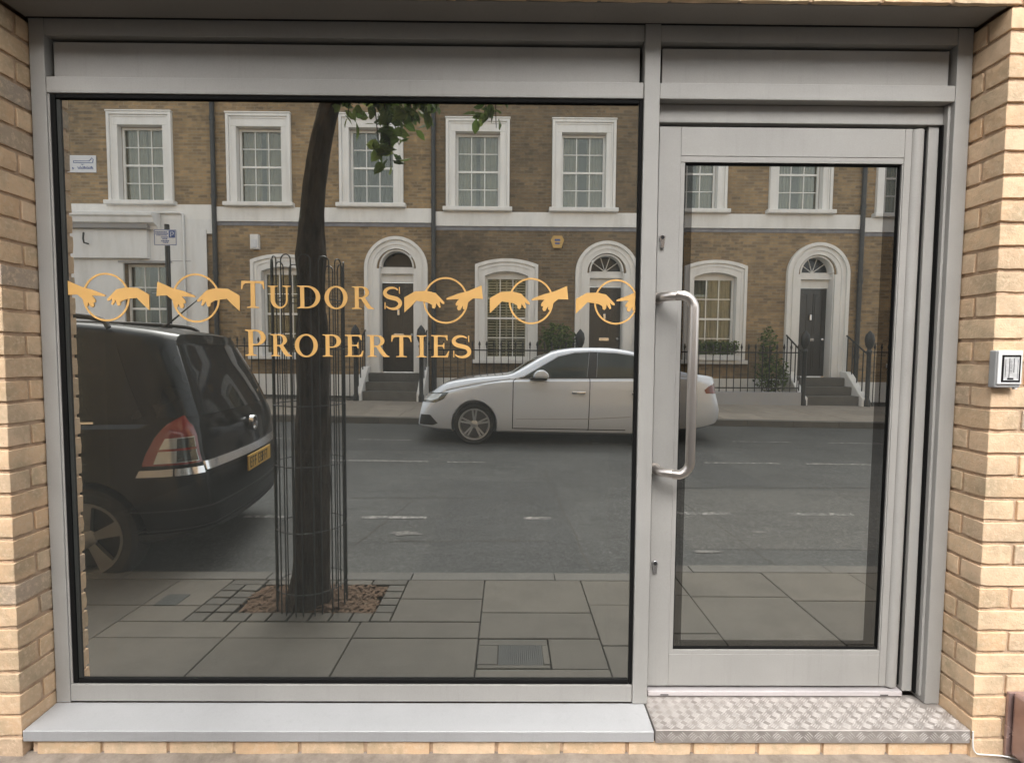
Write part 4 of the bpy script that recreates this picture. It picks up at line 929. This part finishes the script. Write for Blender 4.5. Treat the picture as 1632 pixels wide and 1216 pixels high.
for i, (p, r) in enumerate(zip(sm, rads)):
    for k in range(N):
        a = 2 * math.pi * k / N; q = Vector((math.cos(a), math.sin(a), p.z * .8)); rr_ = r * (1 + .12 * noise.noise(q * 2.2) + .07 * noise.noise(q * 6) + (.05 * math.cos(3 * a + 1) if p.z < 1.6 else 0) - .10 * abs(noise.noise(Vector((math.cos(a) * 5, math.sin(a) * 5, p.z * 3.5)))) - .07 * abs(noise.noise(Vector((math.cos(a) * 13, math.sin(a) * 13, p.z * 9 + 4)))))
        vs.append((p.x + rr_ * math.cos(a), p.y + rr_ * math.sin(a), p.z))
for i in range(len(sm) - 1):
    for k in range(N): fs.append((i * N + k, i * N + (k + 1) % N, (i + 1) * N + (k + 1) % N, (i + 1) * N + k))
MB().add(vs, fs).build('trunk', 'bark', tr, 0, 2, True)
limbs = [[(.11, -.03, 2.85), (.4, -.1, 3.1), (.8, -.25, 3.25), (1.2, -.4, 3.2)], [(.10, -.06, 3.1), (-.4, -.3, 3.6), (-.9, -.5, 4.1)], [(.08, -.1, 3.5), (.5, -.5, 4.0), (.9, -.9, 4.5)], [(.05, -.12, 4.0), (-.3, .2, 4.5), (-.6, .3, 5.0)], [(.07, -.1, 3.3), (.3, .15, 3.5), (.6, .25, 3.65)], [(.06, -.12, 3.8), (-.2, -.8, 4.3), (-.3, -1.3, 4.7)], [(.05, -.13, 4.4), (.4, .0, 5.0), (.6, .1, 5.5)]]
mb = MB(); rr = random.Random(12); pts = []
for L in limbs:
    P = smooth_path(L, 5); mb.tube(P, [lerp(.035, .008, i / (len(P) - 1)) for i in range(len(P))], 7)
    for p in P[4:]:
        for q in range(26): pts.append(p + Vector((rr.gauss(0, .24), rr.gauss(0, .22), rr.gauss(.1, .2))))
for k in range(6500):  # crown above the view, widened and thickened to shade the pavement
    a = rr.uniform(0, 6.28); r_ = 2.2 * rr.random() ** .5; z = rr.uniform(3.35, 5.8); q = Vector((.35 + r_ * math.cos(a), -.75 + .72 * r_ * math.sin(a), z))
    if noise.noise(q * 1.3) > -.12: pts.append(q)
pts = [p for p in pts if p.z > 1.62 + .5 * (2.81 - p.y)]
# drooping sprays that hang into view
sprays = [((.30, -.02, 2.98), (.42, .0, 2.44), 17), ((.36, .0, 3.0), (.49, .02, 2.36), 19), ((.40, .0, 3.0), (.56, .03, 2.60), 18), ((.48, -.02, 3.0), (.60, .0, 2.62), 18), ((.55, -.05, 3.05), (.68, .0, 2.66), 18), ((.60, -.1, 3.05), (.70, -.05, 2.72), 14), ((.95, -.1, 3.15), (1.05, -.06, 2.62), 18), ((1.0, -.1, 3.1), (.97, -.1, 2.66), 12), ((.22, 0, 2.95), (.26, .02, 2.64), 10), ((.34, -.1, 2.95), (.50, -.12, 2.55), 14)]
for a, b, n_ in sprays:
    P = smooth_path([Vector(a), (Vector(a) + Vector(b)) / 2 + Vector((.03, 0, .02)), Vector(b)], 6); mb.tube(P, [lerp(.006, .002, i / (len(P) - 1)) for i in range(len(P))], 5)
    for k in range(int(n_ * 2.8)):
        u = rr.uniform(.15, 1) ; p = P[min(len(P) - 1, int(u * (len(P) - 1)))]; pts.append(p + Vector((rr.gauss(0, .034), rr.gauss(0, .03), rr.gauss(0, .018))))
pts = [p for p in pts if p.y < .62 and (p.z > 2.3)]
mb.build('limbs', 'bark', tr, 0, 2, True)
mk('crown', leaf_cloud(pts, .082, rr, .55), 'leaf', tr)
# guard: hooped bars on rings
tg = empty('tree_guard', (TX + .03, -TD, -.02)); tag(tg, 'tall black hooped iron guard around the tree trunk', 'tree guard')
NG = 12; rg = .185; hg = 1.90
for k in range(NG):
    a0 = 2 * math.pi * (k + .2) / NG; a1 = 2 * math.pi * (k + .8) / NG; am = (a0 + a1) / 2; P = []
    c0 = Vector((rg * math.cos(a0), rg * math.sin(a0), 0)); c1 = Vector((rg * math.cos(a1), rg * math.sin(a1), 0)); wd = (c1 - c0).length
    P = [c0 + Vector((0, 0, -.05)), c0 + Vector((0, 0, hg - wd / 2 - .001))]
    for q in range(0, 9):
        an = R(180 - 22.5 * q); P.append((c0 + c1) / 2 + (c1 - c0) / 2 * math.cos(an) + Vector((0, 0, hg - wd / 2 + wd / 2 * math.sin(an))))
    P += [c1 + Vector((0, 0, -.05))]
    MB().tube(P, .0036, 6).build('hoop_bar', 'iron', tg, 0, 2, True)
for z in (.12, .45, .80, 1.12, 1.42, 1.68):
    MB().tube([(rg * math.cos(R(a)), rg * math.sin(R(a)), z) for a in range(0, 361, 12)], .0032, 6).build('ring', 'iron', tg, 0, 2, True)

# ================================================================ cars
def interp(P, x):
    """smooth (Catmull) interpolation through sorted (x, v) points"""
    if x <= P[0][0]: return P[0][1]
    if x >= P[-1][0]: return P[-1][1]
    for i in range(len(P) - 1):
        if P[i][0] <= x <= P[i + 1][0]:
            x0, v0 = P[i]; x1, v1 = P[i + 1]; h = x1 - x0; t = (x - x0) / h
            def sl_(j):
                if j == 0 or j == len(P) - 1: k = (0, 1) if j == 0 else (-2, -1); a, b = P[k[0]], P[k[1]]; return (b[1] - a[1]) / (b[0] - a[0])
                a, b, c = P[j - 1], P[j], P[j + 1]; d0 = (b[1] - a[1]) / (b[0] - a[0]); d1 = (c[1] - b[1]) / (c[0] - b[0])
                return 0 if d0 * d1 <= 0 else 2 * d0 * d1 / (d0 + d1)
            m0, m1 = sl_(i) * h, sl_(i + 1) * h
            return (2 * t**3 - 3 * t**2 + 1) * v0 + (t**3 - 2 * t**2 + t) * m0 + (-2 * t**3 + 3 * t**2) * v1 + (t**3 - t**2) * m1
def car_body(L, top, bot, sh, wid, tum, deform, nst=72):
    xs = sorted(set([round(L * (.5 - .5 * math.cos(math.pi * i / nst)), 4) for i in range(nst + 1)])); rows = []
    for x in xs:
        zt, zb, zs, w = interp(top, x), interp(bot, x), interp(sh, x), interp(wid, x); zs = min(zs, zt - .02); hg_ = zt - zs
        r = min(.085, .45 * hg_); wb = w * .945; hr = hg_ - r; wr = wb - tum * hr
        zm = zb + .55 * (zs - zb)
        half = [(0, zb), (.55 * w, zb), (.86 * w, zb + .012), (.945 * w, zb + .05), (.978 * w, zb + .13), (.995 * w, lerp(zb + .13, zm, .5)), (w, zm), (.998 * w, lerp(zm, zs, .45)), (.99 * w, lerp(zm, zs, .8)), (.975 * w, zs - .012), (wb, zs + min(.012, hg_ * .3))]
        for t_ in (.25, .5, .75, 1): half.append((wb - tum * hr * t_ + .018 * math.sin(math.pi * t_) * min(1, hg_ * 3), zs + min(.012, hg_ * .3) + (hr - min(.012, hg_ * .3)) * t_))
        half += [(wr - .25 * r, zt - .62 * r), (wr - .62 * r, zt - .27 * r), (wr - 1.25 * r, zt - .07 * r), (wr * .55, zt), (0, zt + .004)]
        rows.append(half)
    K = len(rows[0]); vs = []; fs = []
    for x, half in zip(xs, rows):
        ring = half + [(-y, z) for y, z in half[-2:0:-1]]
        vs += [(x, y, z) for y, z in ring]
    M = 2 * K - 2
    for i in range(len(xs) - 1):
        for k in range(M): fs.append((i * M + k, i * M + (k + 1) % M, (i + 1) * M + (k + 1) % M, (i + 1) * M + k))
    for end, x in ((0, xs[0]), (-1, xs[-1])):   # end caps as grids
        half = rows[end]; ny = 12; base = len(vs)
        for y, z in half:
            for j in range(ny + 1): vs.append((x, lerp(-y, y, j / ny), z))
        for i in range(K - 1):
            for j in range(ny): a = base + i * (ny + 1) + j; fs.append((a, a + 1, a + ny + 2, a + ny + 1))
    bm = bmesh.new(); bv = [bm.verts.new(deform(Vector(v))) for v in vs]
    for f in fs:
        try: bm.faces.new([bv[i] for i in f])
        except ValueError: pass
    bmesh.ops.remove_doubles(bm, verts=bm.verts, dist=.0006); bmesh.ops.dissolve_degenerate(bm, edges=bm.edges, dist=.0003)
    bmesh.ops.holes_fill(bm, edges=bm.edges, sides=8); bmesh.ops.recalc_face_normals(bm, faces=bm.faces)
    me = bpy.data.meshes.new('body'); bm.to_mesh(me); bm.free(); return me
def finish(me):
    me.shade_smooth()
    try: me.set_sharp_from_angle(angle=R(34))
    except Exception: pass
    return me
def piece(name, body, mb, mat, parent, shift=(0, 0, 0), scale=1):
    """the patch of the body inside a prism, moved proud of the surface"""
    me = boolean(body.copy(), mb.mesh('cut'), 'INTERSECT')
    if not len(me.vertices): return None
    me.materials.clear(); me.transform(Matrix.Translation(shift)); return mk(name, finish(me), mat, parent)
def wheel(parent, c, rad, w, rimr, style, side, scl=(1, 1, 1)):
    t_ = empty('wheel', c); t_.parent = parent; t_.scale = scl
    tw = w / 2; prof = [(rimr, -tw * .8), (rad - .035, -tw), (rad - .008, -tw * .82), (rad, -tw * .5), (rad, tw * .5), (rad - .008, tw * .82), (rad - .035, tw), (rimr, tw * .8)]
    MB().lathe(prof, 'y', (0, 0, 0), 40).build('tyre', 'tyre_rubber', t_, 0, 2, True)
    o = side * tw
    mb = MB(); mb.lathe([(rimr + .002, o * .86), (rimr + .002, -o * .7), (rimr - .02, -o * .7), (rimr - .024, o * .55), (rimr - .016, o * .84)], 'y', (0, 0, 0), 40)
    mb.lathe([(.0, o * .45), (.055, o * .45), (.06, o * .62), (.045, o * .70), (.0, o * .72)], 'y', (0, 0, 0), 20)
    def spoke(a, w0, w1):
        ca, sa = math.cos(a), math.sin(a); q = []
        for r_, hw, yy in ((.045, w0, o * .66), (rimr * .6, (w0 + w1) / 2, o * .74), (rimr - .012, w1, o * .80)):
            q += [(r_ * ca - hw * sa, yy, r_ * sa + hw * ca), (r_ * ca + hw * sa, yy, r_ * sa - hw * ca), (r_ * ca + hw * sa, yy - o * .3, r_ * sa - hw * ca), (r_ * ca - hw * sa, yy - o * .3, r_ * sa + hw * ca)]
        mb.add(q, [(0, 1, 2, 3), (8, 9, 10, 11)] + [(i * 4 + k, i * 4 + (k + 1) % 4, i * 4 + 4 + (k + 1) % 4, i * 4 + 4 + k) for i in range(2) for k in range(4)])
    for k in range(5):
        a = 2 * math.pi * k / 5 + .31
        if style == 'twin': spoke(a - .14, .013, .013); spoke(a + .14, .013, .013)
        else: spoke(a, .022, .048)
    mb.build('rim', 'rim_alloy' if style == 'twin' else 'rim_dull', t_, 0, 2, True)
    MB().lathe([(0, o * .1), (rimr - .03, o * .1), (rimr - .03, -o * .2), (0, -o * .2)], 'y', (0, 0, 0), 24).build('brake_disc', 'rim_dark' if style == 'twin' else 'plastic_black', t_)
def arches(body, spots, r, wd):
    cut = MB()
    for x, z in spots:
        for s in (-1, 1): cut.prism([(x + r * math.cos(2 * math.pi * k / 40), z + r * math.sin(2 * math.pi * k / 40)) for k in range(40)], 'y', s * (wd - .30), s * (wd + .3))
    return boolean(body, cut.mesh('cut'))
def plin(P, z):
    if z <= P[0][0]: return P[0][1]
    for (a, b), (c, d) in zip(P, P[1:]):
        if z <= c: return lerp(b, d, (z - a) / (c - a))
    return P[-1][1]
def sstep(t): t = max(0, min(1, t)); return t * t * (3 - 2 * t)

# ---- silver saloon (local x from the nose backwards)
sc = empty('silver_car', (-1.41, -7.02, zroad(1, 6.4) + .005)); tag(sc, 'silver saloon car parked at the far kerb', 'car'); sc.rotation_euler = (0, .012, 0); sc.scale = (1.02, 1, 1.09)
RAKE_R = [(.2, -.10), (.34, -.01), (.5, .0), (.62, -.03), (.80, -.085), (1.0, -.10)]; RAKE_F = [(.18, .10), (.24, .0), (.40, .02), (.60, .07), (.75, .14)]
def def_s(v):
    s1 = sstep((v.x - 4.2) / .5); s0 = sstep((.55 - v.x) / .55)
    v.x += s1 * (plin(RAKE_R, v.z) + .02 * (1 - (v.y / .9) ** 2)) + s0 * (plin(RAKE_F, v.z) - .06 * (1 - (v.y / .9) ** 2)); return v
bodyS = car_body(4.70, [(0, .68), (.06, .72), (.16, .79), (.40, .885), (.8, .955), (1.15, .99), (1.38, 1.015), (1.62, 1.14), (1.88, 1.285), (2.12, 1.385), (2.5, 1.43), (2.9, 1.435), (3.25, 1.40), (3.6, 1.30), (3.9, 1.15), (4.12, 1.05), (4.35, 1.02), (4.6, 1.0), (4.70, .98)],
                 [(0, .22), (.3, .18), (.9, .16), (3.6, .16), (4.4, .20), (4.70, .26)], [(0, .60), (.4, .75), (1.4, .93), (2.5, .955), (3.6, .975), (4.3, .96), (4.7, .92)],
                 [(0, .72), (.06, .78), (.16, .83), (.35, .875), (.8, .905), (2.4, .912), (3.7, .905), (4.3, .87), (4.55, .82), (4.65, .78), (4.70, .73)], .42, def_s)
WS = [(.86, .30), (3.67, .30)]
bs = arches(bodyS.copy(), WS, .352, .91); bs.materials.clear(); mk('body', finish(bs), 'paint_silver', sc)
box('wheel_well', 'plastic_black', sc, .45, 1.27, -.60, .60, .2, .72); box('wheel_well', 'plastic_black', sc, 3.26, 4.08, -.60, .60, .2, .72)
for x, z in WS:
    for s in (-1, 1): wheel(sc, (x, s * .785, z), .316, .205, .240, 'twin', s, (1, 1, 1 / 1.07))
YS = [(.62, 1.1), (-1.1, -.62)]
def both(name, poly, mat, d=.004, y=(.4, 1.2), parent=sc, body=bodyS):
    for s in (1, -1):
        a, b = sorted((s * y[0], s * y[1])); piece(name, body, MB().prism(poly, 'y', a, b), mat, parent, (0, s * d, d * .3))
both('side_window', [(1.60, .985), (1.92, 1.165), (2.14, 1.285), (2.40, 1.345), (2.62, 1.358), (2.57, .998)], 'car_glass')
both('side_window', [(2.72, 1.0), (2.755, 1.358), (3.05, 1.35), (3.30, 1.32), (3.52, 1.235), (3.72, 1.12), (3.62, 1.02)], 'car_glass')
both('pillar_trim', [(2.575, .998), (2.625, 1.36), (2.75, 1.36), (2.715, .998)], 'plastic_black', .005)
both('window_seal', [(1.52, .965), (1.56, .985), (3.68, 1.018), (3.66, 1.004)], 'plastic_black', .0045)
both('headlight', [(-.1, .60), (-.1, .72), (.20, .735), (.46, .752), (.39, .655), (.26, .60)], 'lamp_dark', .006, (.45, 1.2))
both('headlight_lens', [(.02, .625), (.05, .70), (.22, .715), (.36, .725), (.30, .655), (.2, .625)], 'lamp_clear', .0085, (.5, 1.2))
both('taillight', [(4.42, .795), (4.45, .745), (4.9, .74), (4.9, .90), (4.62, .895), (4.5, .85)], 'lamp_red', .005, (.42, 1.2))
both('fog_grille', [(.0, .30), (.03, .42), (.18, .42), (.30, .30), (.22, .27), (.0, .27)], 'plastic_black', .004, (.5, 1.2))
both('front_grille', [(-.2, .40), (-.2, .66), (.1, .66), (.1, .40)], 'plastic_black', 0, (-.001, .32))
both('lower_lip', [(-.2, .215), (-.2, .24), (.5, .225), (.5, .205)], 'sill_grey', .006, (.3, 1.2))
for pl_ in ([(1.44, .26), (1.452, .26), (1.452, .93), (1.50, .965), (1.49, .968), (1.44, .935)], [(2.60, .24), (2.612, .24), (2.622, .99), (2.61, .99)], [(3.30, .46), (3.312, .46), (3.56, .75), (3.60, .985), (3.588, .985), (3.548, .755)], [(1.44, .245), (1.44, .257), (3.18, .257), (3.18, .245)]):
    both('door_seam', pl_, 'dark_gap', .0008, (.5, 1.2))
both('door_crease', [(.55, .80), (1.5, .812), (2.8, .822), (4.2, .83), (4.2, .834), (2.8, .828), (1.5, .819), (.55, .804)], 'paint_silver', .004, (.5, 1.2))
both('sill_trim', [(1.28, .165), (1.28, .205), (3.25, .205), (3.25, .165)], 'sill_grey', .006, (.5, 1.2))
piece('windscreen', bodyS, MB().prism([(1.46, 1.045), (1.42, 1.08), (2.0, 1.42), (2.06, 1.37)], 'y', -.60, .60), 'car_glass_dark', sc, (-.004, 0, .004))
piece('rear_screen', bodyS, MB().prism([(3.55, 1.30), (3.58, 1.42), (4.12, 1.14), (4.02, 1.07)], 'y', -.60, .60), 'car_glass_dark', sc, (.004, 0, .004))
for s in (1, -1):
    for x in (2.34, 3.25): MB().box(x, x + .21, s * .90, s * .945, .765, .800).build('door_handle', 'chrome', sc, .01, 3, True)
    mb = MB(); mb.prism([(1.74, .985), (1.98, .985), (1.97, 1.05), (1.90, 1.10), (1.80, 1.09), (1.75, 1.04)], 'y', s * .92, s * 1.07); mb.build('mirror', 'paint_silver', sc, .025, 3, True)
    MB().box(1.70, 1.96, s * .84, s * .95, .955, .984).build('mirror_stalk', 'plastic_black', sc, .008, 2)

both('window_trim', [(1.58, 1.0), (1.91, 1.185), (2.13, 1.303), (2.40, 1.365), (2.62, 1.378), (3.05, 1.372), (3.31, 1.34), (3.31, 1.33), (3.05, 1.362), (2.62, 1.368), (2.40, 1.354), (2.14, 1.294), (1.92, 1.176), (1.60, .992)], 'chrome', .006)
both('lower_crease', [(1.5, .385), (2.6, .40), (3.25, .44), (3.25, .452), (2.6, .412), (1.5, .392)], 'sill_grey', .0012, (.5, 1.2))
both('bonnet_seam', [(.42, .775), (.9, .87), (1.4, .955), (1.4, .961), (.9, .877), (.42, .782)], 'dark_gap', .0008, (.4, 1.2))
# ---- black people carrier at the near kerb (local x from the tail forwards)
mv = empty('black_car', (-2.105, -2.31, zroad(-3, 2.0) + .003)); mv.scale = (1, 1, 1.05); mv.rotation_euler = (0, 0, math.pi + R(-8)); tag(mv, 'black people carrier parked by the tree, tail towards the silver car', 'car')
RK = [(.2, .10), (.30, .03), (.42, .0), (.50, .0), (.66, .01), (.72, .05), (.95, .075), (1.02, .10), (1.25, .20), (1.5, .33), (1.6, .36), (1.7, .38)]
def def_m(v):
    s1 = sstep((1.0 - v.x) / 1.0); s0 = sstep((v.x - 3.7) / .77)
    v.x += s1 * (plin(RK, v.z) - .09 * (1 - (v.y / .88) ** 2)) - s0 * (.3 * max(0, v.z - .6) - .1 * (1 - (v.y / .9) ** 2)); return v
bodyM = car_body(4.47, [(0, 1.575), (.12, 1.60), (.4, 1.625), (1.0, 1.645), (1.7, 1.64), (2.3, 1.59), (2.8, 1.45), (3.2, 1.22), (3.55, 1.04), (4.0, .95), (4.35, .84), (4.47, .74)], [(0, .30), (.3, .24), (.9, .20), (3.8, .2), (4.47, .24)],
                 [(0, 1.0), (1.0, 1.0), (2.5, .97), (3.5, .90), (4.2, .78), (4.47, .62)], [(0, .735), (.025, .785), (.06, .825), (.12, .86), (.22, .882), (.5, .895), (1.2, .90), (3.4, .90), (4.0, .86), (4.3, .76), (4.47, .62)], .30, def_m)
WM = [(.69, .318), (3.39, .318)]
bm_ = arches(bodyM.copy(), WM, .37, .90); bm_.materials.clear(); mk('body', finish(bm_), 'paint_black', mv)
box('wheel_well', 'dark_gap', mv, .29, 1.10, -.58, .58, .22, .78); box('wheel_well', 'dark_gap', mv, 2.97, 3.81, -.58, .58, .22, .78)
for x, z in WM:
    for s in (-1, 1): wheel(mv, (x, s * .77, z), .318, .215, .222, 'five', s)
def bothm(name, poly, mat, d=.004, y=(.4, 1.2), dx=0): 
    for s in (1, -1):
        a, b = sorted((s * y[0], s * y[1])); piece(name, bodyM, MB().prism(poly, 'y', a, b), mat, mv, (dx, s * d, 0))
piece('rear_window', bodyM, MB().prism([(-.4, 1.045), (.27, 1.045), (.47, 1.50), (-.4, 1.53)], 'y', -1, 1), 'car_glass_dark', mv, (-.005, 0, 0), 1)
bothm('side_window', [(.34, 1.04), (.56, 1.50), (1.25, 1.53), (1.25, 1.035)], 'car_glass_dark'); bothm('side_window', [(1.32, 1.035), (1.32, 1.53), (2.05, 1.51), (2.05, 1.03)], 'car_glass_dark'); bothm('side_window', [(2.12, 1.03), (2.12, 1.50), (2.65, 1.38), (3.1, 1.09), (3.05, 1.02)], 'car_glass_dark')
bothm('window_trim', [(.62, 1.018), (.62, 1.030), (3.0, 1.012), (3.0, 1.0)], 'chrome', .006)
bothm('taillight', [(-.4, .762), (.335, .762), (.315, .83), (.265, .93), (.21, 1.01), (.14, 1.055), (-.4, 1.065)], 'lamp_red', .006, (.755, 1.2), -.006)
bothm('taillight_lens', [(-.4, .775), (.27, .775), (.245, .85), (.21, .925), (-.4, .94)], 'lamp_clear', .009, (.772, 1.2), -.009)
bothm('taillight_reversing', [(-.4, .78), (-.4, .935), (.15, .92), (.15, .78)], 'lamp_dark', .0105, (.776, 1.2), -.0115)
bothm('taillight_bar', [(-.4, .848), (.25, .848), (.246, .862), (-.4, .862)], 'lamp_red', .012, (.772, 1.2), -.0125)
bothm('bumper_reflector', [(.16, .695), (.16, .738), (.345, .736), (.365, .695)], 'reflector', .006, (.5, 1.2)); bothm('bumper_reflector', [(-.4, .695), (-.4, .738), (.155, .738), (.155, .695)], 'chrome', .006, (.755, 1.2), -.006)
piece('tailgate_bar', bodyM, MB().box(-.5, .5, -.75, .75, .710, .765), 'chrome', mv, (-.014, 0, 0))
for z in (.475, .35): piece('bumper_crease', bodyM, MB().box(-.5, .42, -1, 1, z, z + .008), 'plastic_black', mv, (-.002, 0, 0))
for s in (1, -1): piece('tailgate_seam', bodyM, MB().box(-.5, .4, s * .752 - .004, s * .752 + .004, .45, 1.04), 'dark_gap', mv, (-.0012, 0, 0))
piece('tailgate_seam', bodyM, MB().box(-.5, .4, -.56, .56, .448, .456), 'dark_gap', mv, (-.0015, 0, 0))
piece('lower_bumper', bodyM, MB().box(-.5, .40, -1, 1, .2, .335), 'plastic_black', mv, (-.004, 0, 0))
bothm('seam', [(.40, .42), (.408, .42), (.335, .66), (.327, .69)], 'dark_gap', .001, (.5, 1.2))
bothm('fuel_flap', [(.62, .78), (.62, .79), (.86, .79), (.86, .78)], 'dark_gap', .001, (.5, 1.2))
np_ = empty('number_plate', (-.078, 0, .645)); np_.parent = mv
box('plate', 'plate_yellow', np_, -.012, 0, -.26, .26, -.056, .056, .003); mb = MB(); rr = random.Random(9)
y = -.225
for ch in 'EFF EBFFT'.replace(' ', '_'):
    if ch == '_': y += .03; continue
    w = .034
    mb.box(-.0145, -.0122, y, y + .009, -.038, .038)
    if ch in 'EFB': mb.box(-.0145, -.0122, y + .0095, y + w, .029, .038); mb.box(-.0145, -.0122, y + .0095, y + w * .85, -.004, .005)
    if ch in 'EB': mb.box(-.0145, -.0122, y + .0095, y + w, -.038, -.029)
    if ch == 'B': mb.box(-.0145, -.0122, y + w + .0005, y + w + .008, -.036, .036)
    if ch == 'T': mb.box(-.0145, -.0122, y - .013, y - .0005, .029, .038); mb.box(-.0145, -.0122, y + .0095, y + .022, .029, .038)
    y += w + .016
mb.build('characters', 'plate_ink', np_)
bg_ = empty('badge', (-.035, 0, .915)); bg_.parent = mv
MB().lathe([(.047, -.022), (.058, -.022), (.058, .01), (.047, .01)], 'x', (0, 0, 0), 28).build('ring', 'chrome', bg_, 0, 2, True)
MB().prism([(-.05, -.006), (.012, .006), (.0, .018), (.05, .008), (-.012, -.006), (.0, -.018)], 'x', -.02, .0).build('emblem', 'chrome', bg_)
for s in (1, -1):
    P = smooth_path([(.62, s * .66, 1.60), (.74, s * .655, 1.665), (1.4, s * .65, 1.69), (2.0, s * .65, 1.68), (2.35, s * .66, 1.60)], 6); MB().tube(P, .017, 8).build('roof_rail', 'plastic_black', mv, 0, 2, True)
MB().tube([(.60, 0, 1.63), (.57, 0, 1.66), (.33, 0, 1.86)], [.02, .008, .003], 8).build('aerial', 'plastic_black', mv)
MB().tube([(.10, 0, 1.06), (.09, .1, 1.12), (.17, .42, 1.20)], [.02, .012, .006], 6).build('wiper', 'plastic_black', mv)
